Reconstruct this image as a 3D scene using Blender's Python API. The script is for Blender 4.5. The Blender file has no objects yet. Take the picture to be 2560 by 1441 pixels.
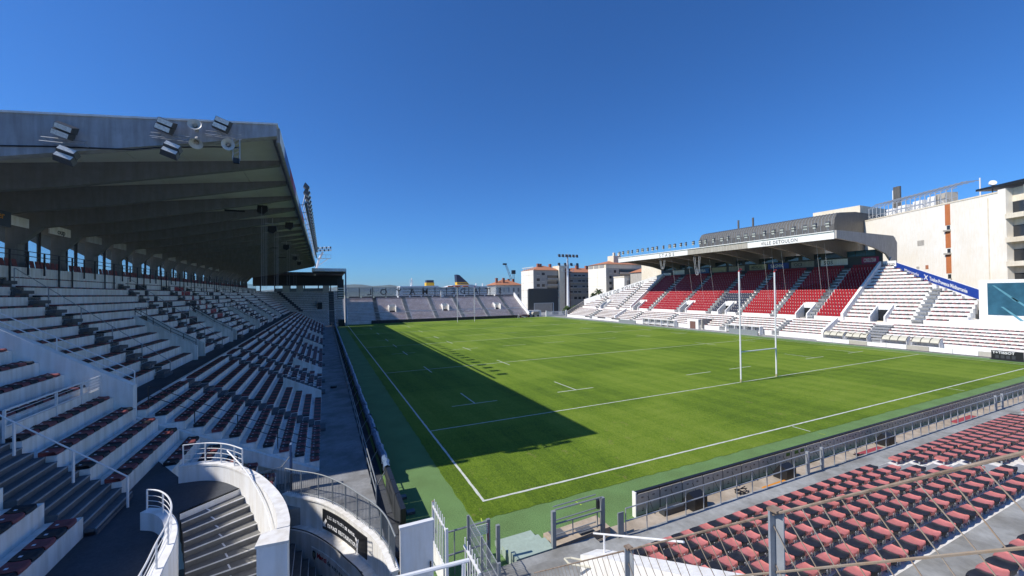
import bpy, math, random
import numpy as np
from mathutils import Vector, Matrix
random.seed(7); R_ = random.Random(11)
sc = bpy.context.scene
# ------------------------------------------------------------------ camera
YAW, PITCH, ROLL = .43624, .011629, -.012314
cam = bpy.data.cameras.new('camera'); camo = bpy.data.objects.new('camera', cam)
sc.collection.objects.link(camo); sc.camera = camo
f_ = Vector((math.sin(YAW)*math.cos(PITCH), math.cos(YAW)*math.cos(PITCH), math.sin(PITCH)))
r0 = Vector((math.cos(YAW), -math.sin(YAW), 0)); u0 = r0.cross(f_)
r_ = r0*math.cos(ROLL)+u0*math.sin(ROLL); u_ = u0*math.cos(ROLL)-r0*math.sin(ROLL)
CAM = Vector((-6.331, -26.866, 9.193))
camo.matrix_world = Matrix(((r_.x,u_.x,-f_.x,CAM.x),(r_.y,u_.y,-f_.y,CAM.y),(r_.z,u_.z,-f_.z,CAM.z),(0,0,0,1)))
cam.sensor_width = 36; cam.lens = 1007.86/2560*36; cam.clip_end = 20000; cam.clip_start = .05
# ------------------------------------------------------------------ sky and sun
SUN_EL = math.radians(44.4); SX, SY = -.995, .0986      # horizontal direction towards the sun
w = bpy.data.worlds.new('World'); sc.world = w; w.use_nodes = True
nt = w.node_tree; bg = nt.nodes['Background']
sky = nt.nodes.new('ShaderNodeTexSky'); sky.sky_type = 'NISHITA'; sky.sun_disc = False
sky.sun_elevation = SUN_EL; sky.sun_rotation = math.atan2(SX, SY)
sky.altitude = 0; sky.air_density = 1.0; sky.dust_density = .3; sky.ozone_density = 5.0
tint = nt.nodes.new('ShaderNodeMix'); tint.data_type = 'RGBA'; tint.blend_type = 'MULTIPLY'; tint.inputs[0].default_value = 1
tint.inputs[7].default_value = (.34, .74, 1.22, 1)      # deep Mediterranean blue, the same over the whole dome
nt.links.new(sky.outputs[0], tint.inputs[6]); nt.links.new(tint.outputs[2], bg.inputs[0]); bg.inputs[1].default_value = .09
sl = bpy.data.lights.new('sun', 'SUN'); sl.energy = 4.1; sl.angle = math.radians(.5); sl.color = (1, .95, .87)
so = bpy.data.objects.new('sun', sl); sc.collection.objects.link(so)
sd = Vector((SX*math.cos(SUN_EL), SY*math.cos(SUN_EL), math.sin(SUN_EL)))
so.rotation_euler = sd.to_track_quat('Z', 'Y').to_euler(); so.location = (-60, 0, 80)
sc.view_settings.view_transform = 'Standard'; sc.view_settings.look = 'None'
sc.view_settings.exposure = 0.35; sc.view_settings.gamma = 1
# ------------------------------------------------------------------ materials
MATS = {}
def M(name, col, rough=.7, var=.12, scale=3., bump=0., metal=0., streak=0., detail=5, spec=.5, var2=0., scale2=.3, alpha=1., trans=0., col2=None, stretch=(1,1,1)):
    m = bpy.data.materials.new(name); m.use_nodes = True; n = m.node_tree.nodes; l = m.node_tree.links
    b = n['Principled BSDF']; b.inputs['Roughness'].default_value = rough; b.inputs['Metallic'].default_value = metal
    b.inputs['Specular IOR Level'].default_value = spec
    g = n.new('ShaderNodeNewGeometry'); mp = n.new('ShaderNodeMapping'); l.new(g.outputs['Position'], mp.inputs['Vector'])
    mp.inputs['Scale'].default_value = stretch
    t = n.new('ShaderNodeTexNoise'); t.inputs['Scale'].default_value = scale; t.inputs['Detail'].default_value = detail
    t.inputs['Roughness'].default_value = .65; l.new(mp.outputs[0], t.inputs['Vector'])
    rp = n.new('ShaderNodeValToRGB'); c = np.array(col); e = rp.color_ramp.elements
    c2 = np.array(col2) if col2 else c*(1+var)
    e[0].position = .3; e[1].position = .7
    e[0].color = (*np.clip(c*(1-var), 0, 1), 1); e[1].color = (*np.clip(c2, 0, 1), 1)
    l.new(t.outputs['Fac'], rp.inputs['Fac']); out = rp.outputs['Color']
    def mul(out, tex, lo):
        r2 = n.new('ShaderNodeValToRGB'); q = r2.color_ramp.elements
        q[0].position = .35; q[1].position = .62; q[0].color = (lo, lo*.97, lo*.92, 1); q[1].color = (1, 1, 1, 1)
        l.new(tex, r2.inputs['Fac']); mx = n.new('ShaderNodeMix'); mx.data_type = 'RGBA'; mx.blend_type = 'MULTIPLY'
        mx.inputs[0].default_value = 1; l.new(out, mx.inputs[6]); l.new(r2.outputs[0], mx.inputs[7]); return mx.outputs[2]
    if streak:
        m2 = n.new('ShaderNodeMapping'); m2.inputs['Scale'].default_value = (1, 1, .12); l.new(g.outputs['Position'], m2.inputs[0])
        t2 = n.new('ShaderNodeTexNoise'); t2.inputs['Scale'].default_value = 4.5; t2.inputs['Detail'].default_value = 6; l.new(m2.outputs[0], t2.inputs['Vector'])
        out = mul(out, t2.outputs['Fac'], 1-streak)
    if var2:
        t3 = n.new('ShaderNodeTexNoise'); t3.inputs['Scale'].default_value = scale2; t3.inputs['Detail'].default_value = 4; l.new(g.outputs['Position'], t3.inputs['Vector'])
        out = mul(out, t3.outputs['Fac'], 1-var2)
    l.new(out, b.inputs['Base Color'])
    if bump:
        bp = n.new('ShaderNodeBump'); bp.inputs['Strength'].default_value = bump; bp.inputs['Distance'].default_value = .02
        l.new(t.outputs['Fac'], bp.inputs['Height']); l.new(bp.outputs[0], b.inputs['Normal'])
    if trans:
        tr = n.new('ShaderNodeBsdfTransparent'); tr.inputs[0].default_value = (.93, .96, 1, 1); mx = n.new('ShaderNodeMixShader'); mx.inputs[0].default_value = trans
        l.new(b.outputs[0], mx.inputs[1]); l.new(tr.outputs[0], mx.inputs[2]); l.new(mx.outputs[0], n['Material Output'].inputs[0])
    MATS[name] = m; return m
M('white', (.85,.845,.83), .65, .04, 2.2, .15, streak=.17, var2=.08, scale2=.5)
M('white_clean', (.86,.855,.84), .6, .04, 2, .08, streak=.12)
M('pale_concrete', (.40,.385,.365), .85, .08, 2.5, .15, streak=.2)
M('white_floor', (.50,.50,.49), .8, .14, 5, .2, var2=.25, scale2=.8)
M('terrace_grey', (.82,.765,.73), .85, .08, 4, .2, var2=.12, scale2=.7)
M('step_grey', (.115,.12,.13), .85, .18, 6, .2, var2=.2)
M('step_light', (.30,.31,.32), .85, .15, 6, .2, var2=.2)
M('asphalt_dark', (.060,.066,.078), .9, .2, 14, .15, var2=.3, scale2=.6)
M('walk_blue', (.27,.275,.28), .88, .14, 5, .1, var2=.35, scale2=.9, streak=0)
M('walk_grey', (.33,.335,.325), .9, .16, 5, .15, var2=.38, scale2=.8)
M('roof_beam', (.24,.23,.215), .9, .1, 3, .1, streak=.1)
M('concrete', (.40,.385,.36), .9, .14, 3, .25, streak=.25, var2=.2)
M('beam', (.20,.21,.21), .85, .1, 2.5, .1, streak=.12)
M('gable', (.40,.415,.44), .8, .1, 1.8, .1, streak=.25)
M('ceiling', (.62,.64,.58), .85, .04, 1.2, 0, var2=.08)
M('dark_metal', (.022,.024,.028), .5, .2, 8, 0)
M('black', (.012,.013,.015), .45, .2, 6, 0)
M('steel', (.42,.44,.46), .45, .1, 8, 0, metal=.6)
M('galv', (.36,.38,.40), .55, .15, 9, 0, metal=.35)
M('white_steel', (.74,.74,.74), .4, .05, 6, 0)
M('rust', (.21,.135,.085), .85, .35, 16, .3, col2=(.34,.27,.21))
M('rusty_wire', (.40,.36,.30), .75, .25, 12, .1, col2=(.30,.2,.12))
M('paint_grey', (.23,.25,.26), .5, .1, 6, 0)
M('seat_pink', (.54,.18,.165), .6, .12, 9, .05, var2=.14, scale2=2.2, spec=.3)
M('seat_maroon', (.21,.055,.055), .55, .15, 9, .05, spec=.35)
M('screen_band', (.10,.27,.34), .3, .2, 1)
M('seat_black', (.018,.018,.022), .55, .3, 9, .05, spec=.35)
M('seat_red', (.34,.016,.024), .5, .12, 5, 0, spec=.3)
M('seat_dark', (.035,.037,.06), .45, .2, 5, 0)
M('sticker', (.75,.75,.78), .5, .02)
M('paint_red', (.33,.035,.04), .7, .1, 4)
M('paint_black', (.02,.022,.026), .7, .1, 4)
M('turf', (.105,.205,.055), .95, .35, 22, .8, var2=.16, scale2=.6, col2=(.19,.33,.11))
M('led_back', (.50,.47,.42), .6, .08, 5, 0, var2=.15)
M('red_mat', (.32,.05,.06), .8, .15, 5)
M('tarp', (.13,.19,.30), .35, .25, 4, .4, spec=.6)
M('glass', (.035,.05,.06), .06, .02, 1, 0, spec=.9)
M('pane', (.3,.36,.4), .05, .02, 1, 0, spec=.6, trans=.82)
M('pane_far', (.42,.45,.45), .2, .05, 1, 0, trans=.6)
M('panel_dark', (.045,.05,.055), .5, .1, 2)
M('zinc', (.13,.125,.115), .6, .12, 2, .1, streak=.25, metal=.2)
M('bld_cream', (.78,.71,.57), .85, .05, 1.2, .05, streak=.08, var2=.06)
M('bld_white', (.88,.845,.76), .85, .02, 1.2, .05, streak=.03, var2=.05, scale2=.15)
M('bld_grey', (.44,.41,.36), .85, .1, 1.5, .05, streak=.15)
M('bld_brown', (.16,.085,.07), .85, .1, 1.5)
M('bld_orange', (.52,.17,.055), .8, .08, 2, 0, streak=.1)
M('window_dark', (.03,.033,.037), .15, .1, 2)
M('curtain', (.33,.31,.28), .7, .12, 3)
M('tile', (.42,.17,.085), .85, .2, 4, .2)
M('brick_stack', (.30,.12,.075), .85, .2, 6)
M('screen_blue', (.03,.10,.15), .25, .3, .6)
M('banner_blue', (.012,.05,.30), .45, .05, 2)
M('banner_red', (.35,.015,.09), .5, .1, 2)
M('banner_sky', (.03,.13,.36), .5, .1, 2)
M('banner_tan', (.40,.36,.22), .6, .1, 2)
M('banner_wine', (.16,.012,.016), .5, .1, 2)
M('letter_dark', (.06,.065,.075), .6, .05)
M('letter_white', (.78,.78,.78), .6, .03)
M('letter_orange', (.65,.25,.02), .6, .03)
M('letter_red', (.5,.03,.03), .6, .03)
M('lamp_glass', (.75,.75,.70), .3, .25, 14, 0)
M('lamp_body', (.10,.105,.11), .5, .15, 6, 0, metal=.4)
M('cream_plastic', (.62,.60,.53), .5, .06, 4)
M('canopy', (.56,.53,.42), .45, .08, 3)
M('rope', (.45,.46,.47), .8, .05)
M('paving', (.44,.37,.29), .9, .14, 4, .15, var2=.25, scale2=1.2)
M('timber', (.42,.34,.25), .85, .2, 5, .2)
M('mint', (.36,.45,.39), .9, .1, 7, .1, var2=.2)
M('ship_white', (.75,.75,.74), .5, .03)
M('ship_yellow', (.75,.42,.02), .5, .05)
M('ship_navy', (.02,.03,.07), .5, .1)
M('ship_orange', (.7,.18,.03), .5, .1)
M('hill', (.055,.085,.075), .95, .25, .004, 0, detail=8)
M('hill_mid', (.09,.12,.085), .95, .35, .02, 0, detail=8)
M('ground', (.16,.155,.15), .95, .15, .3, 0, var2=.2, scale2=.05)
M('bark', (.10,.07,.045), .9, .25, 6, .4)
M('frond', (.06,.085,.028), .7, .35, 5, 0)
M('bush', (.075,.13,.02), .8, .4, 3, 0)
M('line', (.60,.63,.57), .9, .10, 18, .2, var2=.18, scale2=3)
M('line_yellow', (.42,.55,.06), .9, .1)
# ------------------------------------------------------------------ mesh helpers
COL = sc.collection
class MB:
    def __init__(s): s.v=[]; s.f=[]; s.m=[]
    def add(s, vs, fs, m=0):
        o=len(s.v); s.v+= [tuple(v) for v in vs]; s.f+=[tuple(i+o for i in f) for f in fs]; s.m+=[m]*len(fs); return s
    def box(s,x0,x1,y0,y1,z0,z1,m=0):
        if x0>x1:x0,x1=x1,x0
        if y0>y1:y0,y1=y1,y0
        if z0>z1:z0,z1=z1,z0
        return s.add([(x0,y0,z0),(x1,y0,z0),(x1,y1,z0),(x0,y1,z0),(x0,y0,z1),(x1,y0,z1),(x1,y1,z1),(x0,y1,z1)],
            [(3,2,1,0),(4,5,6,7),(0,1,5,4),(1,2,6,5),(2,3,7,6),(3,0,4,7)],m)
    def prism(s,poly,ax,t0,t1,m=0):
        # poly in the two other axes (order x,y,z without ax); extruded from t0 to t1
        def P(a,b,t): return {'x':(t,a,b),'y':(a,t,b),'z':(a,b,t)}[ax]
        n=len(poly); vs=[P(a,b,t0) for a,b in poly]+[P(a,b,t1) for a,b in poly]
        ar=sum(poly[i][0]*poly[(i+1)%n][1]-poly[(i+1)%n][0]*poly[i][1] for i in range(n))
        fl=(ar>0)!=(ax=='y')
        if (t1<t0): fl=not fl
        lo=tuple(range(n)); hi=tuple(range(n,2*n))
        fs=[lo[::-1] if fl else lo, hi if fl else hi[::-1]]
        for i in range(n):
            j=(i+1)%n; q=(i,j,j+n,i+n); fs.append(q if fl else q[::-1])
        return s.add(vs,fs,m)
    def tube(s,p,q,r,n=6,m=0,r2=None,cap=True):
        p=Vector(p);q=Vector(q);d=(q-p)
        if d.length<1e-6: return s
        d.normalize(); a=d.orthogonal().normalized(); b=d.cross(a); r2=r if r2 is None else r2
        vs=[p+(a*math.cos(2*math.pi*i/n)+b*math.sin(2*math.pi*i/n))*r for i in range(n)]+[q+(a*math.cos(2*math.pi*i/n)+b*math.sin(2*math.pi*i/n))*r2 for i in range(n)]
        fs=[(i,(i+1)%n,(i+1)%n+n,i+n) for i in range(n)]
        if cap: fs+=[tuple(range(n))[::-1],tuple(range(n,2*n))]
        return s.add(vs,fs,m)
    def path(s,pts,r,n=6,m=0):
        for a,b in zip(pts,pts[1:]): s.tube(a,b,r,n,m)
        return s
    def quad(s,a,b,c,d,m=0): return s.add([a,b,c,d],[(0,1,2,3)],m)
    def mesh(s,name,mats,smooth=False):
        me=bpy.data.meshes.new(name); me.from_pydata(s.v,[],s.f)
        for k in (mats if isinstance(mats,(list,tuple)) else [mats]): me.materials.append(MATS[k])
        if any(s.m): me.polygons.foreach_set('material_index',s.m)
        if smooth: me.polygons.foreach_set('use_smooth',[True]*len(s.f))
        me.update(); return me
    def build(s,name,mats,parent=None,smooth=False):
        return obj(name,s.mesh(name,mats,smooth),parent)
def obj(name,me,parent=None,loc=None,rot=None,scale=None):
    o=bpy.data.objects.new(name,me); COL.objects.link(o)
    if parent is not None: par(o,parent)
    if loc is not None: o.location=loc
    if rot is not None: o.rotation_euler=rot
    if scale is not None: o.scale=scale
    return o
def world_of(o):
    m=Matrix.LocRotScale(o.location,o.rotation_euler,o.scale)
    return (world_of(o.parent)@o.matrix_parent_inverse@m) if o.parent else m
def par(o,p):
    o.parent=p; o.matrix_parent_inverse=world_of(p).inverted()
def tag(o,label,cat,group=None):
    o['label']=label; o['category']=cat
    if group: o['group']=group
    return o
def struct(o): o['kind']='structure'; return o
def thing(name,label,cat,loc=(0,0,0),group=None):
    o=bpy.data.objects.new(name,None); COL.objects.link(o); o.location=loc; o.empty_display_size=.2
    return tag(o,label,cat,group)
def bx(name,b,mat,parent=None): return MB().box(*b).build(name,mat,parent)
def pipe(name,p,q,r,mat,parent=None,n=6): return MB().tube(p,q,r,n).build(name,mat,parent)
def copy_tree(o,parent=None):
    c=o.copy(); COL.objects.link(c); c.parent=parent
    if parent is not None: c.matrix_parent_inverse=o.matrix_parent_inverse.copy()
    for k in list(o.children): copy_tree(k,c)
    return c
def text_mesh(txt,size,mat,o,r,u,ext=.012,align='LEFT',sx=1.,bold=0.,sp=1.):
    cu=bpy.data.curves.new('t','FONT'); cu.body=txt; cu.size=size; cu.extrude=ext; cu.align_x=align; cu.resolution_u=2; cu.offset=bold; cu.space_character=sp
    to=bpy.data.objects.new('t',cu); COL.objects.link(to); dg=bpy.context.evaluated_depsgraph_get()
    me=bpy.data.meshes.new_from_object(to.evaluated_get(dg)); bpy.data.objects.remove(to); bpy.data.curves.remove(cu)
    r=Vector(r).normalized(); u=Vector(u).normalized(); n=r.cross(u)
    me.transform(Matrix(((r.x*sx,u.x,n.x,o[0]),(r.y*sx,u.y,n.y,o[1]),(r.z*sx,u.z,n.z,o[2]),(0,0,0,1))))
    me.materials.clear(); me.materials.append(MATS[mat]); return me
def text(name,txt,size,mat,o,r,u,parent,**k): return obj(name,text_mesh(txt,size,mat,o,r,u,**k),parent)
ONES='zeroth first second third fourth fifth sixth seventh eighth ninth tenth eleventh twelfth thirteenth fourteenth fifteenth sixteenth seventeenth eighteenth nineteenth'.split()
TENS='x ten twenty thirty forty fifty sixty seventy eighty ninety'.split()
def nth(n):
    if n>=100: return 'hundred-and-'+nth(n-100) if n>100 else 'hundredth'
    if n<20: return ONES[n]
    return TENS[n//10][:-1]+'ieth' if n%10==0 else TENS[n//10]+'-'+ONES[n%10]
def lerp(a,b,t): return a+(b-a)*t
def vl(a,b,t): return tuple(lerp(x,y,t) for x,y in zip(a,b))
def railing(name,label,base,h,rails,mat,spacing=1.6,r=.022,pr=.025,group=None,cat='railing',top_r=None,close=False):
    """base = list of foot points; rails = heights"""
    t=thing(name,label,cat,base[0],group)
    for a,b in zip(base,base[1:]):
        L=(Vector(b)-Vector(a)).length; n=max(1,round(L/spacing))
        for i in range(n+1):
            if i==0 and a is not base[0]: continue
            p=vl(a,b,i/n); pipe('post',p,(p[0],p[1],p[2]+h),pr,mat,t)
    for k,hh in enumerate(rails):
        MB().path([(p[0],p[1],p[2]+hh) for p in base],(top_r or r) if k==0 else r).build('rail',mat,t)
    return t
# ------------------------------------------------------------------ ground, turf, pitch
def sheet(name,x0,x1,y0,y1,z,mat,nx=1,ny=1):
    b=MB(); b.add([(lerp(x0,x1,i/nx),lerp(y0,y1,j/ny),z) for j in range(ny+1) for i in range(nx+1)],
        [(j*(nx+1)+i,j*(nx+1)+i+1,(j+1)*(nx+1)+i+1,(j+1)*(nx+1)+i) for j in range(ny) for i in range(nx)])
    return b.build(name,mat)
struct(sheet('ground',-4500,4500,-500,7000,-3.2,'ground'))
# stadium apron at pitch level, with the stairwell by the corner left open
b=MB(); 
for q in ((-45,-7.8,-40,135),(-7.8,-3.8,-40,-14.6),(-7.8,-3.8,-7.0,135),(-3.8,130,-40,135)): b.box(q[0],q[1],q[2],q[3],-3.1,-.012)
struct(b.build('stadium_apron','walk_grey'))
bx_t=MB().box(-3.75,71.2,-14.35,106.2,-.25,0.0); struct(bx_t.build('turf_surround','turf'))
# mown natural grass
def grass_mat():
    m=bpy.data.materials.new('grass'); m.use_nodes=True; n=m.node_tree.nodes; l=m.node_tree.links; b=n['Principled BSDF']
    b.inputs['Roughness'].default_value=.9; b.inputs['Specular IOR Level'].default_value=.2
    g=n.new('ShaderNodeNewGeometry'); sp=n.new('ShaderNodeSeparateXYZ'); l.new(g.outputs['Position'],sp.inputs[0])
    def noise(scale,st=(1,1,1),det=5,rough=.6):
        mp=n.new('ShaderNodeMapping'); mp.inputs['Scale'].default_value=st; l.new(g.outputs['Position'],mp.inputs[0])
        t=n.new('ShaderNodeTexNoise'); t.inputs['Scale'].default_value=scale; t.inputs['Detail'].default_value=det; t.inputs['Roughness'].default_value=rough; l.new(mp.outputs[0],t.inputs['Vector']); return t.outputs['Fac']
    def math_(op,a,b_=None,c=None):
        k=n.new('ShaderNodeMath'); k.operation=op
        for i,q in enumerate((a,b_,c)):
            if q is None: continue
            if isinstance(q,(int,float)): k.inputs[i].default_value=q
            else: l.new(q,k.inputs[i])
        return k.outputs[0]
    wob=math_('MULTIPLY_ADD',noise(.5),.7,-.35)
    def band(src,per,off):
        s=math_('SINE',math_('MULTIPLY',math_('ADD',math_('ADD',src,wob),off),2*math.pi/per))
        return math_('MULTIPLY',math_('MAXIMUM',math_('MINIMUM',math_('MULTIPLY',s,5.),1.),-1.),1.)
    chk=math_('MULTIPLY',band(sp.outputs[0],22.,3.),band(sp.outputs[1],24.,1.))
    thin=band(math_('ADD',sp.outputs[0],math_('MULTIPLY',sp.outputs[1],.05)),2.6,0.)
    fine=noise(2.2,(1,.16,1),6,.7); fine2=noise(11,(1,.8,1),6,.8); big=noise(.16,(1,1,1),4)
    v=math_('ADD',math_('MULTIPLY',chk,.13),math_('MULTIPLY',thin,.06))
    v=math_('ADD',v,math_('MULTIPLY_ADD',fine,.6,-.3)); v=math_('ADD',v,math_('MULTIPLY_ADD',fine2,2.0,-1.0)); v=math_('ADD',v,math_('MULTIPLY_ADD',big,.5,-.25)); v=math_('ADD',v,math_('MULTIPLY_ADD',noise(7,(1,.35,1),5,.75),1.0,-.5)); v=math_('ADD',v,math_('MULTIPLY_ADD',noise(1.1,(.12,1,1),5,.7),.6,-.3))
    v=math_('ADD',math_('MULTIPLY',v,.62),.5)
    rp=n.new('ShaderNodeValToRGB'); e=rp.color_ramp.elements
    e[0].position=.12; e[0].color=(.048,.096,.007,1); e[1].position=.9; e[1].color=(.23,.30,.04,1)
    x=e.new(.5); x.color=(.132,.212,.013,1); l.new(v,rp.inputs[0])
    # worn straw patches in the in-goal
    msk=math_('MULTIPLY',math_('GREATER_THAN',noise(.9,(1,.6,1),6,.75),.63),math_('LESS_THAN',sp.outputs[1],-2.5)); msk=math_('MULTIPLY',msk,.38)
    mx=n.new('ShaderNodeMix'); mx.data_type='RGBA'; l.new(msk,mx.inputs[0]); l.new(rp.outputs[0],mx.inputs[6]); mx.inputs[7].default_value=(.25,.22,.08,1)
    l.new(mx.outputs[2],b.inputs['Base Color'])
    bp=n.new('ShaderNodeBump'); bp.inputs['Strength'].default_value=.9; bp.inputs['Distance'].default_value=.07; l.new(noise(16,(1,.7,1),6,.85),bp.inputs['Height']); l.new(bp.outputs[0],b.inputs['Normal'])
    MATS['grass']=m
grass_mat()
pb=MB(); rr=random.Random(3)     # pitch sheet with a slightly ragged edge
edge=[]
def rag(a,b_,n):
    for i in range(n):
        t=i/n; p=[lerp(a[0],b_[0],t),lerp(a[1],b_[1],t)]; p[0]+=rr.uniform(-.05,.05); p[1]+=rr.uniform(-.05,.05); edge.append(tuple(p))
rag((-.95,-11.4),(69.1,-11.4),200); rag((69.1,-11.4),(69.1,105.2),120); rag((69.1,105.2),(-.95,105.2),60); rag((-.95,105.2),(-.95,-11.4),260)
pb.add([(x,y,.012) for x,y in edge],[tuple(range(len(edge)))])
pitch=struct(pb.build('pitch','grass'))
W_,L_=68.,94.
def pline(x0,y0,x1,y1,wd=.11,mat='line'):
    d=Vector((x1-x0,y1-y0)); L=d.length; d/=L; nn=Vector((-d.y,d.x)); n=max(2,int(L/.35)) if L<120 else int(L/.5)
    b=MB(); vs=[]
    for i in range(n+1):
        p=Vector((x0,y0))+d*L*i/n; a=wd/2*(1+rr.uniform(-.22,.22)); c=wd/2*(1+rr.uniform(-.22,.22))
        vs+=[(p.x+nn.x*a,p.y+nn.y*a,.018),(p.x-nn.x*c,p.y-nn.y*c,.018)]
    b.add(vs,[(2*i,2*i+1,2*i+3,2*i+2) for i in range(n)]); b.build('pitch_line',mat,pitch)
pline(0,-10,0,104,.12); pline(68,-10,68,104,.12); pline(-.06,-10.06,68.06,-10.06,.12); pline(0,104,68,104)
for y in (0,22,47,72,94): pline(.07,y,67.93,y)
for xx in (5,15,53,63):
    for y in (22,37,47,57,72): pline(xx,y-2.1,xx,y+2.1)
    for y,s in ((5,1),(89,-1)): pline(xx-2,y,xx+2,y); pline(xx,y+.06*s,xx,y+3.9*s)
for y in (37,57): 
    for x0 in (13,22,30,42,51.5): pline(x0-.4,y,x0+4,y,.1)
    for x0 in (3,62): pline(x0,y,x0+3.6,y,.1)
for y in (5,89): pline(29.3,y,33.1,y); pline(36.2,y,40,y)
pline(22,-10.2,22,-11.3,.08); pline(45,-10.2,45,-11.3,.08)
for x,y,a in ((22.1,-11.7,0),(3.6,-11.9,1),(-.6,-11.3,2),(-2.2,-10.6,3)): pline(x,y,x+.1*math.cos(a),y-.35,.05,'line_yellow')
# ------------------------------------------------------------------ goal posts
def goal(y,label):
    t=thing('goal_posts',label,'goalposts',(34,y,0))
    for x in (31.2,36.8):
        p=pipe('upright',(x,y,.25),(x,y,11.0),.075,'white_steel',t,10)
        pipe('base_pad',(x,y,0),(x,y,.3),.085,'banner_tan',t,10)
        b=MB(); b.tube((x,y,11.0),(x,y,11.12),.08,8); b.add([(x,y,11.12),(x,y,11.35),(x+.5,y+.05,11.3),(x+.45,y-.02,11.18)],[(0,1,2,3),(3,2,1,0)]); b.build('wind_flag','paint_red' if 0 else 'letter_red',t)
    pipe('crossbar',(31.2,y,3.0),(36.8,y,3.0),.06,'white_steel',t,8)
goal(0,'tall white rugby posts with red ribbons standing on the sunlit try line'); goal(94,'distant white rugby posts on the try line before the glass-backed terrace')
# ------------------------------------------------------------------ LEFT GRANDSTAND
def xL(k): return -6.6-.68*k
def zL(k): return .78+.35*k
def xU(k): return -15.6-.68*k
def zU(k): return 4.28+.555*(k+1)
def yC(x): return 101.2+(-6.6-x)
STAND_Y0=-4.1; XE=-.9
struct(MB().prism([(-6.6,-4.3),(-4.35,-13.2) if 0 else (-4.4,-9.4),(-4.35,101.2),(-6.6,101.2)],'z',-.2,.4).build('front_walkway','walk_blue'))
struct(MB().prism([(-7.75,-6.45),(-7.3,-6.7),(-6.6,-7.35),(-5.95,-8.3),(-5.3,-9.6),(-4.75,-10.9),(-4.4,-12.1),(-4.4,-9.41),(-6.6,-4.31),(-7.75,-4.31)],'z',-.2,.4).build('corner_walkway','walk_blue'))
struct(MB().box(-4.34,-3.76,-12,101,-.2,.03).build('pitchside_track','asphalt_dark'))
ls=thing('grandstand','long shaded grandstand with white terraces under the ribbed cantilever roof','grandstand',(-15,48,0))
lt=MB().box(-13.9,-6.9,STAND_Y0+.3,100,-.1,.3).build('lower_terrace','concrete',ls)
def Lrow(x,z0,z1,t,ya,yb=None,nm='row',mats='white',parent=None):
    b=MB()
    if yb is not None: b.prism([(x,ya),(x,yb),(x-t,yb),(x-t,ya)],'z',z0,z1)
    else:
        c=yC(x); b.prism([(x,ya),(x,c),(x-t,c+t),(x-t,ya)],'z',z0,z1); b.prism([(x,c),(XE,c),(XE,c+t),(x-t,c+t)],'z',z0,z1)
    return b.build(nm,mats,parent)
for k in range(11): Lrow(xL(k),-.1 if k<3 else zL(k)-1.2,zL(k),.72,STAND_Y0,parent=lt)
# dark mid walkway
struct(Lrow(-14.0,3.6,4.283,1.65,STAND_Y0-.0,nm='mid_walkway',mats='asphalt_dark'))
bxk=Lrow(-13.86,3.5,4.42,.16,STAND_Y0,nm='kerb',mats='white',parent=lt)
VOM=(12.0,25.4,43.5,60.,75.); VW=2.3; VK=5
USTAIR=(4.9,19.4,29.8,38.2,53.8,67.5,84.)
ut=bx('upper_terrace',(-24,-16.4,STAND_Y0+.4,98,3.,4.2),'concrete',ls)
for k in range(11):
    x=xU(k); z1=zU(k); z0=z1-1.3
    if k<VK:
        ys=[STAND_Y0]+[q for v in VOM for q in (v,v+VW)]
        for i in range(0,len(ys)-1,2): Lrow(x,z0,z1,.72,ys[i],ys[i+1],parent=ut)
        Lrow(x,z0,z1,.72,ys[-1],parent=ut)
    else: Lrow(x,z0,z1,.72,STAND_Y0,parent=ut)
for v in VOM:       # vomitory walls, dark doorway, railings
    pts=[(xU(0)+.3,4.2),(xU(0)+.3,5.35),(xU(VK)-.1,zU(VK)+.25),(xU(VK)-.1,4.2)]
    for y in (v-.02,v+VW-.18): MB().prism(pts,'y',y,y+.2).build('passage_wall','white',ut)
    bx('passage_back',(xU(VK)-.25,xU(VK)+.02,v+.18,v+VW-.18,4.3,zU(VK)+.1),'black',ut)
    base=[(xU(0)+.2,v+.08,5.32),(xU(2),v+.08,zU(2)+.32),(xU(VK)-.05,v+.08,zU(VK)+.25),(xU(VK)-.05,v+VW-.1,zU(VK)+.25)]
    railing('passage_railing','black railing round the %s upper terrace opening counting from dividing wall'%nth(VOM.index(v)+1),base,.55,(.55,.3),'dark_metal',1.1,.02,.022,'railings round the upper terrace openings')
stepm=MB().box(-.36,0,-.55,.55,-.185,0).mesh('step','step_grey')
def stair_up(y0,x_of,z_of,n,zbase,parent,mesh=None,rise_n=3,tread=.68,nm='stair',facing=0):
    r=z_of(1)-z_of(0)
    for k in range(n):
        z=z_of(k)
        for i in range(1,rise_n):
            obj('step',mesh or stepm,parent,(x_of(k)+tread*.33*(rise_n-i)-.02,y0,z-r*i/rise_n))
        obj('step',mesh or stepm,parent,(x_of(k)-.0+.0,y0,z+.006))
for y in USTAIR:
    st=bx('stair',(xU(0)+.02,xU(0)+.5,y-.75,y+.75,4.29,4.47),'step_grey',ut)
    stair_up(y,xU,zU,11,4.28,st)
    if y<60:
        b0=(xU(-.6),y+.62,zU(-1.2)); b1=(xU(9.6),y+.62,zU(9.3))
        railing('stair_handrail','pale grey handrail, %s dark stair of upper terrace counting from dividing wall'%nth(USTAIR.index(y)+1),[b0,b1],.95,(.95,),'galv',1.75,.02,.03,'handrails on the upper terrace stairs')
LSTAIR=(2.6,13.4,18.4,29.,39.,50.,62.,75.,88.)
stepl=MB().box(-.34,0,-.6,.6,-.175,0).mesh('step','step_grey')
for y in LSTAIR:
    st=bx('stair',(xL(0),xL(0)+.3,y-.6,y+.6,.41,.58),'step_grey',lt)
    for k in range(11):
        if k: obj('step',stepl,st,(xL(k)+.32,y,zL(k)-.175))
        obj('step',stepl,st,(xL(k)+.001,y,zL(k)+.006))
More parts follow.
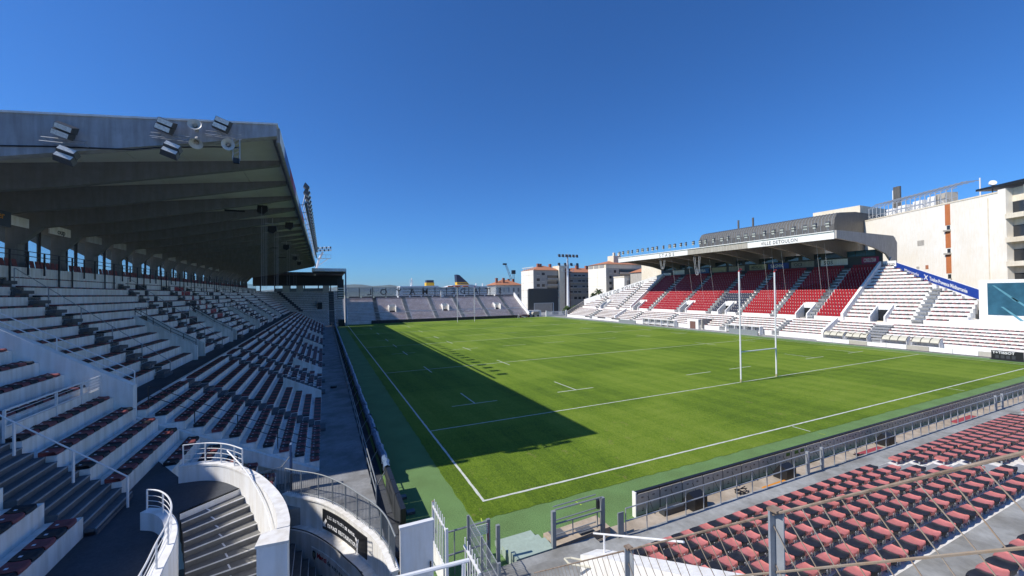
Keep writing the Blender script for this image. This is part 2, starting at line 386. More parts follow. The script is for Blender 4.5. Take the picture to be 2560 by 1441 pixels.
# short flank walls with railings beside passages through the lower terrace
for v in (9.9,21.2,43.,60.):
    MB().prism([(xL(0)+.02,.4),(xL(0)+.02,1.35),(xL(3),zL(3)+.5),(xL(4),zL(4)+.5),(xL(4),.4)],'y',v,v+.18).build('passage_wall','white',lt)
    railing('terrace_railing','thin dark railing on the %s lower terrace flank wall counting from dividing wall'%nth((9.9,21.2,43.,60.).index(v)+1),[(xL(0)-.1,v+.09,1.35),(xL(4)+.1,v+.09,zL(4)+.5)],.6,(.6,.35),'dark_metal',1.0,.018,.02,'railings on the lower terrace flank walls')
railing('terrace_railing','dark railing at the end of the lower terrace beside the dividing wall',[(xL(0)-.2,STAND_Y0+.25,zL(0)),(xL(10),STAND_Y0+.25,zL(10))],1.0,(1.0,.55),'dark_metal',1.75,.016,.022)
# dividing wall at the near end of the stand
MB().prism([(xL(0),.38),(xL(0),.45),(-13.9,4.15),(-13.9,3.2),(-7.4,.38)],'y',STAND_Y0-.32,STAND_Y0-.02).build('end_wall','white',ls)
MB().prism([(-13.7,3.2),(-13.7,5.45),(-22.5,11.2),(-22.5,3.2)],'y',STAND_Y0-.42,STAND_Y0-.02).build('dividing_wall','white_clean',ls)
railing('dividing_rail','white tubular handrail on the sloping dividing wall',[(-13.75,STAND_Y0-.1,5.4),(-18.6,STAND_Y0-.1,8.56)],.62,(.62,.3),'white_steel',2.6,.02,.022)
# painted letters on the risers: red and black blocks
def pp(k,y0,y1,m): bx('painted_panel',(xU(k)+.004,xU(k)+.02,y0,y1,zU(k)-.53,zU(k)-.02),m,ut)
for k in range(4,11):
    for y0 in (22.4,): pp(k,y0,y0+(2.6 if k in (4,5,7,10) else .9),'paint_black')
    pp(k,31.,31.9,'paint_black') if k not in(7,) else pp(k,31.,33.6,'paint_black')
    if k in (9,10): pp(k,33.3,36.6,'paint_red')
    elif k in (4,5): pp(k,33.8,36.6,'paint_red')
    else: pp(k,34.6,35.4,'paint_red')
    pp(k,44.6,45.3,'paint_black')
    if k in (8,9): pp(k,46.,48.5,'paint_black')
for k in range(0,6):
    for y0 in (47.,50.4,56.5): pp(k,y0,y0+.8,'paint_black')
# rear deck
bx('rear_parapet',(-22.62,-22.42,STAND_Y0,97,10.3,11.05),'white',ls)
bx('rear_deck',(-30,-22.63,STAND_Y0,97,10.2,10.55),'concrete',ls)
rl=thing('deck_railing','black post and rail balustrade in front of the red hospitality seats','railing',(-22.2,45,9.9))
y=STAND_Y0+.3
while y<96:
    pipe('post',(-22.3,y,9.9 if int(y*10)%2 else 10.6),(-22.3,y,12.0),.05,'dark_metal',rl,4); y+=1.55
for z in (12.0,11.72): pipe('rail',(-22.3,STAND_Y0,z),(-22.3,96,z),.03,'dark_metal',rl,4)
# ------------------------------------------------------------------ roof
def ztop(x): return 17.75+(x+8.5)*.112
beam=[(-8.75,17.5),(-8.75,17.12),(-11.7,16.4),(-18.4,14.85),(-23.4,13.95),(-23.6,13.75),(-24.45,12.8),(-25.1,12.8),(-27,14.0),(-30,14.6),(-30,15.1)]
roof=MB().prism([(-8.5,17.75),(-30.5,15.29),(-30.5,15.05),(-8.5,17.5)],'y',-3.1,99.5).build('roof','gable',ls)
NB=21; BY=[1.4+4.8*k for k in range(NB)]
gb=[(a-.12 if i<2 else a,b_) for i,(a,b_) in enumerate(beam)]
gable=MB().prism([(-8.45,17.8)]+[(-8.45,17.22)]+beam[2:]+[(-30.5,15.33)],'y',-3.6,-3.1).build('gable_beam','gable',roof)
MB().prism([(-8.4,17.86),(-30.5,15.39),(-30.5,15.3),(-8.4,17.78)],'y',-3.66,-3.05).build('coping','white_clean',roof)
bm=MB().prism(beam,'y',-.21,.21).mesh('beam','beam')
for y in BY: obj('beam',bm,roof,(0,y,0))
cl=MB(); 
for i,y in enumerate([-3.1]+BY):
    y1=([-3.1]+BY+[99.5])[i+1]
    for j in range(9):
        xa=-8.75-j*2.2; xb=xa-2.17
        cz=lambda x:17.42+(x+8.75)*.137
        MB().prism([(xa,cz(xa)),(xb,cz(xb)),(xb,cz(xb)-.03),(xa,cz(xa)-.03)],'y',y+.02+(.2 if i else 0),y1-.22).build('ceiling_panel','ceiling',roof)
bx('fascia',(-8.5,-8.36,-3.1,99.5,17.05,17.82),'gable',roof)
y=-3.0
for i,(mm,ln) in enumerate((('white_clean',2.6),('banner_blue',2.2),('banner_sky',2),('paint_red',3),('banner_red',3),('white_clean',4),('banner_blue',5),('paint_red',5),('white_clean',20),('banner_sky',15),('white_clean',18))):
    bx('fascia_banner',(-8.355,-8.34,y,y+ln-.04,17.1,17.78),mm,roof); y+=ln
bx('catwalk',(-7.95,-7.72,15,76,17.78,17.9),'steel',roof)
for k in range(16): pipe('catwalk_bracket',(-8.5,16+4*k,17.7),(-7.8,16+4*k,17.82),.05,'steel',roof,4)
for y in BY:
    c=bx('column',(-25.1,-24.5,y-.3,y+.3,10.5,12.82),'beam',ls)
    bx('column_shoe',(-25.13,-24.47,y-.32,y+.32,10.55,11.9),'beam',c)
    if y<60:
        s=bx('sign_board',(-23.95,-23.88,y+1.7,y+4.3,13.8,14.4),'gable' if y>14 else 'white_clean',roof)
text('lettering','oup',.62,'letter_dark',(-23.87,BY[2]+2.6,13.85),(0,1,0),(0,0,1),roof)
bs=bx('sign_board',(-22.2,-22.1,-1.,5.2,13.15,14.0),'black',roof)
text('lettering','ber',.55,'letter_orange',(-22.09,3.9,13.55),(0,1,0),(0,0,1),roof); text('lettering','ESPACE RECEPTION',.28,'letter_white',(-22.09,4.9,13.1),(0,1,0),(0,0,1),roof) if 0 else None
# rear glazing
gz=bx('rear_window_sill',(-25.2,-24.95,-3,97,10.55,11.2),'beam',ls)
for i,y in enumerate(BY[:-1]):
    for j in range(3):
        ya=y+.32+j*1.39; w_=bx('window_pane',(-25.07,-25.04,ya+.06,ya+1.33,11.21,13.9),'pane',ls)
        bx('mullion',(-25.15,-24.98,ya-.09,ya+.05,11.2,14.0),'dark_metal',w_)
for i,y in enumerate((12.4,41.,58.)):
    h=bx('ceiling_heater',(-12.2-.2*i,-13.6-.2*i,y,y+.18,16.1,16.22),'black',roof)
# hall beyond the roof end and corner block
cb=thing('corner_block','dark roofed corner building with a tall grey end wall beside the terraces','building',(-8,104,0))
bx('roof_slab',(-9.4,-.55,98.6,116,15.9,16.75),'white_clean',cb); bx('end_wall',(-.75,-.45,99.4,101.6,0,16.7),'tarp',cb)
bx('back_wall',(-26,-.8,117.5,118,12.2,16),'black',cb); bx('ceiling',(-30,-.8,100.2,118,15.4,15.7),'black',cb); bx('side_wall',(-29.9,-29.6,83,118,12.6,14.9),'black',cb)
bx('grey_parapet',(-20,-6.2,117.1,117.3,10.45,11.4),'gable',cb)
for x in (-24,-20.2,-16,-12,-8,-4.4,-2.2): pipe('post',(x,117.6,10.4),(x,117.6,15.2),.22,'black',cb,4)
for x in (-18,-14.2,-6.7): bx('kiosk',(x,x+1.9,116.2,117.0,10.4,12.2),'cream_plastic',cb)
bx('stair_tower',(-2.6,-.9,106,108.6,8,13.9),'dark_metal',cb)
for z in (8.2,8.9,9.6,10.3,11.): bx('tread',(-2.5,-1.0,105.7,106,z,z+.32),'white_clean',cb)
bx('corner_stair',(-5.0,-3.6,101.2,101.6,.4,.6),'step_grey',cb)
for k in range(11):
    y=yC(xL(k)); bx('step',(-5.0,-3.5,y-.02,y+.6,zL(k)-.3,zL(k)+.012),'step_grey',cb)
    y=yC(xU(k)); bx('step',(-5.0,-3.5,y-.02,y+.6,zU(k)-.5,zU(k)+.012),'step_grey',cb)
    y=yC(xU(k)); bx('step',(-13.3+k*.0-.62*k,-12.2-.62*k,y-.25,y+.5,zU(k)-.5,zU(k)+.012),'step_grey',cb)
bx('exit_door',(-8.2,-6.9,yC(xU(1))-.3,yC(xU(1))+1.6,4.4,6.9),'black',cb)
bx('tunnel',(-2.6,-.95,100.9,104,.05,1.9),'black',cb)
# ------------------------------------------------------------------ pitchside rail, padded boards
railing('walkway_railing','grey railing along the shaded walkway in front of the grandstand',[(-4.42,-9.2,.4),(-4.42,100.5,.4)],1.0,(1.0,.55),'paint_grey',2.2,.025,.028)
pbd=thing('pitch_barrier','long row of dark pitchside boards topped with crumpled blue tarpaulin','barrier',(-3.6,45,0))
for i in range(36):
    y=-6.6+i*3.0
    bx('board',(-3.62,-3.55,y,y+2.96,.02,.92),'panel_dark',pbd); pipe('prop',(-3.62,y+.1,.8),(-4.1,y+.1,.02),.03,'galv',pbd,4); pipe('leg',(-3.68,y+1.5,.02),(-3.68,y+1.5,.9),.035,'dark_metal',pbd,4)
    b=MB(); n=8; vs=[]
    for j in range(n+1):
        yy=y+2.98*j/n; dx=rr.uniform(-.05,.05); dz=rr.uniform(-.04,.05)
        for (a,c) in ((-3.74,.70),(-3.72,.93),(-3.58,.99),(-3.46,.92),(-3.44,.66)): vs.append((a+dx,yy,c+dz))
    for j in range(n):
        for q in range(4): b.add([vs[j*5+q],vs[j*5+q+1],vs[(j+1)*5+q+1],vs[(j+1)*5+q]],[(0,1,2,3)])
    b.build('tarpaulin','tarp',pbd,True)
# light boxes standing at the end of the barrier
for i in range(3):
    y=-8.6-i*1.35; bx('board',(-3.78,-3.6,y-.04,y+1.28,.03,1.15),'black',pbd); bx('board_back',(-3.80,-3.785,y,y+1.25,.08,1.1),'panel_dark',pbd)
for y,x in ((-8.2,-3.2),(-9.6,-3.1)): tag(MB().box(x-.17,x+.17,y-.14,y+.14,.005,.11).build('cable_box','lamp_body'),'small grey cable box lying on the shaded turf','box','cable boxes beside the pitch barrier')
ball=MB(); ball.prism([(-.25,-.1),(-.1,-.22),(.2,-.2),(.3,0),(.2,.18),(-.15,.2)],'z',.405,.6); bo=ball.build('kit_bag','black'); bo.location=(-5.6,15.,0); tag(bo,'black kit bag left on the walkway before the grandstand','bag')
# ------------------------------------------------------------------ NEAR CORNER TERRACE (rows continue beside the dividing wall)
def xN(j): return -13.6+.735*j
def zN(j): return 4.5-.54*j
ZL=zN(3)            # 2.88 landing level
YW=STAND_Y0-.43
nc=thing('corner_terrace','white corner terrace with red and black seats beside the dark landing','terrace',(-14,-10,2.5))
def crow(j,ya,yb,zb=None): bx('row',(xN(j)-.77,xN(j),ya,yb,zN(j)-1.2 if zb is None else zb,zN(j)),'white',nc)
SY0,SY1=-12.35,-10.12
for j in range(-9,3):
    crow(j,SY1,YW); crow(j,-27.,SY0)
for j,ya in ((3,-9.25),(4,-7.1),(5,-6.9),(6,-6.7),(7,-6.5)): crow(j,ya,YW,-.1)
stc=bx('stair',(xN(2)-.02,xN(2)+.28,SY0,SY1,ZL+.004,ZL+.1),'step_grey',nc)
sm=MB().box(-.36,0,SY0,SY1,-.18,0).mesh('step','step_grey')
nose=MB().box(-.02,.012,SY0,SY1,-.03,.006).mesh('nosing','step_light')
for j in range(2,-9,-1):
    for i in range(3):
        p=(xN(j)+.245*(2-i)-.245+.0,0,zN(j)-.54+.18*(i+1)); s_=obj('step',sm,stc,p); o=obj('nosing',nose,s_); o.matrix_parent_inverse=Matrix.Identity(4)
railing('stair_handrail','white handrail on posts above the dark steps of the corner terrace',[(-11.72,-10.9,ZL),(xN(-6)+.3,-10.9,zN(-6)+.1)],.92,(.92,),'white_steel',1.45,.022,.035)
# white balustrade with solid lower panels on a corner row
pr=thing('panel_balustrade','white balustrade with solid lower panels across the corner terrace','balustrade',(-14.7,-7.4,5.0))
PYs=(-10.1,-7.6,-6.0,-4.62)
for y in PYs: bx('post',(-14.74,-14.68,y-.03,y+.03,5.0,5.98),'white_steel',pr)
for a,b_ in zip(PYs,PYs[1:]): bx('infill_panel',(-14.725,-14.70,a+.05,b_-.05,5.08,5.46),'white',pr)
for z,r in ((5.97,.03),(5.86,.008),(5.75,.008),(5.64,.008),(5.5,.022),(5.05,.02)): pipe('rail',(-14.71,-10.1,z),(-14.71,-4.6,z),r,'white_steel',pr)
# ------------------------------------------------------------------ LANDING and curved stair
struct(MB().prism([(xN(2),-7.0),(xN(2),-27),(-10.2,-27),(-9.85,-16.2),(-9.75,-13.9),(-10.17,-12.08),(-8.77,-10.96),(-9.4,-9.95),(-10.1,-9.5),(-10.85,-9.3)],'z',ZL-.3,ZL+.004).build('landing','asphalt_dark'))
wallpts=[(-10.80,-9.42),(-10.05,-9.55),(-9.40,-9.95),(-8.82,-10.68),(-8.2,-11.72),(-7.68,-12.95),(-7.36,-13.98),(-7.19,-14.9),(-7.17,-15.32)]
def offs(pts,d):
    out=[]
    for i,p in enumerate(pts):
        a=Vector(pts[max(0,i-1)]); b_=Vector(pts[min(len(pts)-1,i+1)]); t=(b_-a).normalized(); out.append((p[0]-t.y*d,p[1]+t.x*d))
    return out
def dense(pts,n=5):
    out=[]
    for i in range(len(pts)-1):
        p0=Vector(pts[max(0,i-1)]);p1=Vector(pts[i]);p2=Vector(pts[i+1]);p3=Vector(pts[min(len(pts)-1,i+2)])
        for k in range(n):
            t=k/n; out.append(tuple(.5*((2*p1)+(p2-p0)*t+(2*p0-5*p1+4*p2-p3)*t*t+(3*p1-p0-3*p2+p3)*t**3)))
    out.append(tuple(pts[-1])); return out
def ribbon(outer,inner,z0,z1,name,mat,parent,smooth=False):
    n=len(outer); b=MB(); zf=z1 if callable(z1) else (lambda i:z1)
    vs=[]
    for i in range(n): vs+=[(*outer[i],z0),(*inner[i],z0),(*inner[i],zf(i)),(*outer[i],zf(i))]
    fs=[]
    for i in range(n-1):
        a=4*i;c=a+4
        fs+=[(a,c,c+3,a+3),(a+1,a+2,c+2,c+1),(a+3,c+3,c+2,a+2),(a,a+1,c+1,c)]
    fs+=[(0,3,2,1),(4*n-4,4*n-3,4*n-2,4*n-1)]
    b.add(vs,fs); return b.build(name,mat,parent,smooth)
cs=thing('curved_stair','curved concrete stair with white parapets descending from the dark landing','staircase',(-8.6,-12.5,0))
wo=dense(wallpts,6); wi=offs(wo,-.24)
ribbon(wo,wi,-2.4,3.4,'outer_parapet','white_clean',cs)
ribbon(offs(wo,.02),offs(wo,-.26),3.402,3.46,'parapet_cap','white',cs)
MB().prism([(-7.17,-15.33),(-7.15,-15.95),(-7.78,-15.88),(-7.72,-15.4),(-7.43,-15.3)],'z',-2.2,3.38).build('end_pier','white_clean',cs)
MB().prism([(-7.14,-15.33),(-7.12,-15.98),(-7.81,-15.91),(-7.75,-15.37),(-7.43,-15.33)],'z',3.382,3.445).build('pier_cap','white',cs)
Ls=[(-10.17,-12.08),(-10.08,-12.29),(-9.99,-12.52),(-9.91,-12.74),(-9.85,-12.95),(-9.78,-13.17),(-9.72,-13.40),(-9.66,-13.64),(-9.60,-13.88),(-9.55,-14.12),(-9.5,-14.38),(-9.46,-14.62)]
Rs=[(-8.77,-10.96),(-8.55,-11.22),(-8.34,-11.52),(-8.17,-11.79),(-8.0,-12.10),(-7.86,-12.45),(-7.74,-12.82),(-7.62,-13.2),(-7.52,-13.58),(-7.44,-13.96),(-7.38,-14.35),(-7.34,-14.75)]
for i in range(1,11):
    z=ZL-.17*i
    st=MB().prism([Ls[i-1],Ls[i],Rs[i],Rs[i-1]],'z',z-.6,z).build('step','step_light' if 0 else 'terrace_grey',cs)
    st.data.materials.clear(); st.data.materials.append(MATS['step_mid'] if 'step_mid' in MATS else M('step_mid',(.17,.17,.165),.9,.15,6,.2,var2=.25))
    a=Vector((*Ls[i],z)); b_=Vector((*Rs[i],z)); d=(b_-a).normalized(); n_=Vector((-d.y,d.x,0))
    MB().add([a+n_*.018+Vector((0,0,.004)),a-n_*.004+Vector((0,0,.004)),b_-n_*.004+Vector((0,0,.004)),b_+n_*.018+Vector((0,0,.004)),a-n_*.006-Vector((0,0,.025)),b_-n_*.006-Vector((0,0,.025))],[(0,1,2,3),(1,4,5,2)]).build('nosing','white_clean',st)
    c=a+(b_-a)*(.38+.012*i); e=Vector((*Ls[i-1],z))+(Vector((*Rs[i-1],z))-Vector((*Ls[i-1],z)))*(.38+.012*(i-1))
    up=Vector((0,0,.006)); w=d*.022
    MB().add([c-w+up+n_*.03,c+w+up+n_*.03,e+w+up-n_*.02,e-w+up-n_*.02],[(0,1,2,3)]).build('marking','letter_white',st)
a=Vector((*Ls[0],ZL)); b_=Vector((*Rs[0],ZL)); d=(b_-a).normalized(); n_=Vector((-d.y,d.x,0))
MB().add([a+n_*.1+Vector((0,0,.004)),a-n_*.005+Vector((0,0,.004)),b_-n_*.005+Vector((0,0,.004)),b_+n_*.1+Vector((0,0,.004)),a-n_*.006-Vector((0,0,.17)),b_-n_*.006-Vector((0,0,.17))],[(0,1,2,3),(1,4,5,2)]).build('nosing','white_clean',cs)
innerpts=[(-10.75,-12.4),(-10.35,-12.68),(-9.98,-13.25),(-9.7,-14.0),(-9.55,-14.9),(-9.5,-15.7),(-9.42,-16.6),(-9.4,-17.5)]
io=dense(innerpts,5); ribbon(offs(io,-.26),io,ZL-1.8,3.36,'inner_parapet','white_clean',cs)
def curved_rail(name,label,pts,z0,h,rails,mat,step,r=.018,pr=.022,parent=None):
    t=thing(name,label,'railing',(*pts[0],z0))
    for i,p in enumerate(pts):
        if i%step==0 or i==len(pts)-1: pipe('post',(*p,z0),(*p,z0+h),pr,mat,t)
    for k,hh in enumerate(rails): MB().path([(*p,z0+hh) for p in pts],r if k==0 else r*.45).build('rail',mat,t)
    return t
mid=offs(wo,-.12)
curved_rail('parapet_railing','white cable railing curving along the sunlit parapet of the stair',mid[1:20],3.46,.66,(.66,.48,.32,.16),'white_steel',5,.02,.024)
im=offs(io,-.13)
curved_rail('parapet_railing','white railing on the inner parapet of the curved stair',im[1:34],3.36,.56,(.56,.4,.26,.13),'white_steel',6,.02,.024)
hp=[(*p,0) for p in offs(wo,-.34)]
h_=thing('stair_handrail','white handrail following the inside of the curved stair parapet','handrail',(-8.4,-11.4,2.9))
pts=[(p[0],p[1],4.05-.0-.62*max(0,(i-16)*.09)) for i,p in enumerate(hp) if 16<=i<=40]
MB().path(pts,.022).build('rail','white_steel',h_); pipe('bracket',pts[8],(pts[8][0]+.2,pts[8][1]+.05,pts[8][2]-.05),.012,'white_steel',h_)
# white pier between corner seats and walkway gate
# ------------------------------------------------------------------ RESTAURANT STAIRWELL
rw=thing('restaurant_stairwell','sunken curved stairwell with white walls below the bar railing','stairwell',(-5.8,-10.5,-2))
well=[(-7.9,-6.15),(-7.45,-6.62),(-6.7,-7.3),(-6.15,-8.0),(-5.55,-9.05),(-5.0,-10.3),(-4.62,-11.2),(-4.35,-12.3),(-4.25,-13.6)]
we=dense(well,5); ribbon(we,offs(we,-.2),-2.6,.38,'outer_wall','white',rw); ribbon(offs(we,.06),offs(we,-.26),.382,.44,'coping','white',rw)
led=offs(we,-.62); ribbon(offs(we,-.201),led,-2.6,-.75,'ledge','white',rw)
bx('well_floor',(-7.75,-4.2,-14.5,-7.0,-3.0,-2.55),'asphalt_dark',rw)
for i in range(6):
    x=-7.75+.26*i; bx('step',(x,x+.27,-10.6+.2*i,-7.3-.35*i,-2.55,-1.3-.2*i),'step_mid',rw)
    bx('nosing',(x+.255,x+.275,-10.6+.2*i,-7.3-.35*i,-1.3-.2*i,-1.295-.2*i),'white_clean',rw)
hr=thing('well_handrail','dark handrail fixed to the white stairwell ledge','handrail',(-6,-9,-.7)); MB().path([(*p,-.62) for p in offs(we,-.68)[2:34]],.022).build('rail','dark_metal',hr)
for i in (6,14,22,30): p=offs(we,-.68)[i]; q=offs(we,-.55)[i]; pipe('bracket',(*p,-.62),(*q,-.76),.012,'dark_metal',hr)
# curved signs on the wall
def curved_sign(name,label,lo,hi,z0,z1,d,mat):
    t=thing(name,label,'sign',(*offs(we,d)[lo],z0)); pts=offs(we,d)[lo:hi+1]; pin=offs(we,d+.03)[lo:hi+1]
    ribbon(pin,pts,z0,z1,'panel',mat,t); return t,pts
def along(pts,s):
    acc=0
    for a,b_ in zip(pts,pts[1:]):
        L=(Vector(b_)-Vector(a)).length
        if acc+L>=s: q=Vector(a)+(Vector(b_)-Vector(a))*(s-acc)/L; return q,(Vector(b_)-Vector(a)).normalized()
        acc+=L
    return Vector(pts[-1]),(Vector(pts[-1])-Vector(pts[-2])).normalized()
def curve_text(t,pts,txt,s0,z,size,mat,adv=.62,bold=0,sx=1.):
    s=s0
    for ch in txt:
        if ch==' ': s+=size*adv*.6; continue
        q,d=along(pts,s+size*adv/2); n_=Vector((d.y,-d.x)); o=q-d*size*adv/2+n_*.012
        if (o.x-CAM.x)*0: pass
        text('lettering',ch,size,mat,(o.x,o.y,z),(d.x,d.y,0),(0,0,1),t,ext=.004,bold=bold,sx=sx); s+=size*adv*sx*(.45 if ch in 'Iil1' else (1.25 if ch in 'MmWw' else 1))+size*.06
    return s
sg,sp_=curved_sign('restaurant_sign','black curved sign with white restaurant lettering, arrow and waiter figure','' or 14,28,-.62,.2,-.235,'black')
curve_text(sg,sp_,'LES BISTROTS',.34,-.10,.17,'letter_white',.62); curve_text(sg,sp_,'DE MAYOL',1.66,-.10,.15,'letter_white',.66,.006)
curve_text(sg,sp_,'ESPACE RESTAURATION',.36,-.46,.20,'letter_white',.62,.006,.88)
def on_curve(pts,s,z,off=.014):
    q,d=along(pts,s); n_=Vector((d.y,-d.x)); o=q+n_*off; return (o.x,o.y,z)
def flat_on_curve(t,pts,poly,mat,nm,off=.014): MB().add([on_curve(pts,s,z,off) for s,z in poly],[tuple(range(len(poly)))]).build(nm,mat,t)
flat_on_curve(sg,sp_,[(.04,-.5),(.04,-.28),(.10,-.34),(.24,-.14),(.33,-.22),(.20,-.42),(.27,-.48)],'letter_white','arrow')
flat_on_curve(sg,sp_,[(2.62,-.6),(2.60,-.28),(2.50,-.14),(2.55,-.06),(2.66,-.14),(2.76,-.06),(2.80,-.1),(2.74,-.24),(2.72,-.6)],'letter_white','waiter_figure')
sg2,sp2=curved_sign('thank_you_sign','pale curved banner thanking visitors with two shield crests','' or 13,27,-1.75,-1.2,-.655,'banner_tan' if 0 else 'gable')
sg2.children[0].data.materials[0]=MATS['white']
curve_text(sg2,sp2,'Merci',.42,-1.50,.26,'letter_red',.5,.012); curve_text(sg2,sp2,'de votre venue',1.15,-1.52,.25,'letter_dark',.5); curve_text(sg2,sp2,'Stade Mayol' if 0 else '',1.3,-1.7,.1,'letter_dark',.5)
for s in (.12,2.62): flat_on_curve(sg2,sp2,[(s,-1.32),(s-.01,-1.52),(s+.1,-1.68),(s+.21,-1.52),(s+.2,-1.32),(s+.1,-1.28)],'black','crest'); flat_on_curve(sg2,sp2,[(s+.04,-1.36),(s+.04,-1.5),(s+.1,-1.6),(s+.16,-1.5),(s+.16,-1.36)],'banner_tan','crest_field',.018)
# bar railing above
br=thing('bar_railing','curved grey railing of close vertical bars above the sunken stairwell','railing',(-6,-8.5,.44))
bp_=offs(we,-.08); 
s=0; tot=sum((Vector(b_)-Vector(a)).length for a,b_ in zip(bp_,bp_[1:])); i=0
while s<tot:
    q,d=along(bp_,s); pipe('bar',(q.x,q.y,.47),(q.x,q.y,1.5),.028 if i%9==0 else .011,'paint_grey',br,6 if i%9==0 else 4); s+=.105; i+=1
for z,r in ((1.5,.026),(.56,.016)): MB().path([(*p,z) for p in bp_],r).build('rail','paint_grey',br)
# tall slanted grey plate and small bar fence beside the corner
g0=thing('walkway_gate','small grey barred gate at the foot of the lower terrace','gate',(-8,-6.2,.4))
for i in range(9): x=-9.0+.13*i; pipe('bar',(x,-6.5+.05*i,.6),(x,-6.5+.05*i,1.55),.012,'paint_grey',g0,4)
MB().path([(-9.05,-6.5,1.56),(-8.1,-6.15,1.56),(-7.72,-6.05,2.0)],.025).build('rail','paint_grey',g0); pipe('post',(-7.72,-6.05,.4),(-7.72,-6.05,2.1),.045,'dark_metal',g0)
MB().box(-7.78,-7.7,-6.2,-5.9,1.2,2.5).build('plate','tarp',g0)
# white solid door and spiked gate at the corner
dr=thing('white_door','tall white steel door leaf standing open by the stairwell','door',(-3.9,-14.7,.2))
bx('leaf',(-4.37,-3.40,-14.75,-14.66,.1,2.33),'white_clean',dr); bx('cap',(-4.39,-3.38,-14.78,-14.63,2.331,2.40),'white_steel',dr); pipe('handle',(-3.5,-14.80,1.02),(-3.5,-14.80,1.2),.025,'black',dr)
sg_=thing('spiked_gate','white gate leaf of vertical bars with spiked tops','gate',(-3.1,-14.2,.2))
for x,y in ((-3.06,-13.38),(-3.08,-15.1)): bx('stile',(x-.04,x+.04,y-.03,y+.03,.1,2.22),'white_steel',sg_)
for i in range(7): y=-13.6-.2*i; pipe('bar',(-3.07,y,.5),(-3.07,y,2.4),.014,'white_steel',sg_,5)
for z in (2.08,.9): bx('rail',(-3.09,-3.05,-15.1,-13.38,z-.03,z+.03),'white_steel',sg_)
bx('kick_plate',(-3.085,-3.055,-15.08,-13.4,.12,.88),'white_clean',sg_)
bx('rust_cap',(-3.1,-3.02,-13.42,-13.34,2.222,2.24),'rust',sg_)
s2=thing('spiked_gate','short white barred gate section behind the mesh gate','gate',(-2.4,-15.6,.2))
for i in range(6): y=-15.0-.22*i; pipe('bar',(-2.48,y,.4),(-2.48,y,1.75),.018,'white_steel',s2,5)
for z in (.5,1.45): bx('rail',(-2.51,-2.45,-16.3,-14.9,z-.03,z+.03),'white_steel',s2)
# grey mesh gate
def mesh_gate(t,a,b_,z0,z1,dx,dz,mat):
    L=(Vector(b_)-Vector(a)).length; n=int(L/dx)
    for i in range(n+1): p=vl(a,b_,i/n); pipe('wire',(p[0],p[1],z0),(p[0],p[1],z1),.008,mat,t,4)
    m_=int((z1-z0)/dz)
    for i in range(m_+1): z=lerp(z0,z1,i/m_); pipe('wire',(a[0],a[1],z),(b_[0],b_[1],z),.012,mat,t,4)
mg=thing('mesh_gate','tall grey welded mesh gate by the pale green steps','gate',(-2.2,-15.5,.3))
mesh_gate(mg,(-2.12,-14.35),(-2.2,-16.9),.35,2.0,.085,.3,'galv'); 
for y in (-14.35,-15.6,-16.9): bx('post',(-2.2,-2.12,y-.03,y+.03,.2,2.02),'paint_grey',mg)
# grey posts and rail by the steps
gp=thing('gate_posts','grey gate posts and rails with a red reflector strip beside the steps','gate',(-1.4,-14.3,.2))
for x,y,z in ((-1.24,-14.62,1.62),(-1.36,-14.06,1.56),(-2.05,-14.1,1.5)): bx('post',(x-.06,x+.06,y-.05,y+.05,-.1,z),'paint_grey',gp)
bx('reflector',(-1.40,-1.38,-14.13,-14.11,.9,1.45),'letter_red',gp)
for z in (1.5,.75): pipe('rail',(-2.9,-14.1,z),(-1.36,-14.06,z),.03,'paint_grey',gp); 
for x in (-2.55,-2.05,): pipe('baluster',(x,-14.1,.1),(x,-14.1,1.5),.02,'paint_grey',gp)
mesh_gate(gp,(-2.0,-14.13),(-1.4,-14.13),1.15,1.45,.06,.06,'white_steel')
# pale green concrete steps to the turf
gs=thing('pitch_steps','pale green concrete steps leading down to the turf','steps',(0,-13.8,0))
for i,(y0,y1,z) in enumerate(((-13.75,-13.15,.17),(-14.25,-13.752,.34),(-14.9,-14.252,.5))): bx('step',(-.75+.02*i,.72,y0,y1,-.1,z),'mint',gs)
# timber ramp and cable tray beside the steps
rp_=thing('timber_ramp','worn timber ramp behind the grey gate with dark rubber scraps','ramp',(1.8,-14.4,0))
MB().prism([(.85,.42),(.85,.0),(3.2,.0),(3.2,.5)],'y',-14.75,-13.9).build('deck','timber',rp_); bx('rubber_scrap',(1.0,1.5,-14.5,-14.0,.47,.50),'step_grey',rp_); bx('rubber_scrap',(1.9,2.5,-14.7,-14.4,.52,.55),'step_grey',rp_)
ga=thing('walkway_gate','grey tubular double swing gate at the head of the pitch steps','gate',(1.8,-14.85,.6))
for x in (.72,2.78): bx('post',(x-.07,x+.07,-14.92,-14.80,.4,1.72),'paint_grey',ga)
for z in (1.74,1.25,.75): pipe('rail',(.78,-14.86,z),(2.72,-14.86,z),.028,'paint_grey',ga); pipe('rail',(.78,-14.74,z+.05),(2.6,-14.70,z+.05),.02,'paint_grey',ga)
for x in (1.5,2.55): pipe('baluster',(x,-14.86,.7),(x,-14.86,1.25),.022,'paint_grey',ga)
bx('lock_box',(2.6,2.75,-14.8,-14.72,1.3,1.62),'dark_metal',ga)
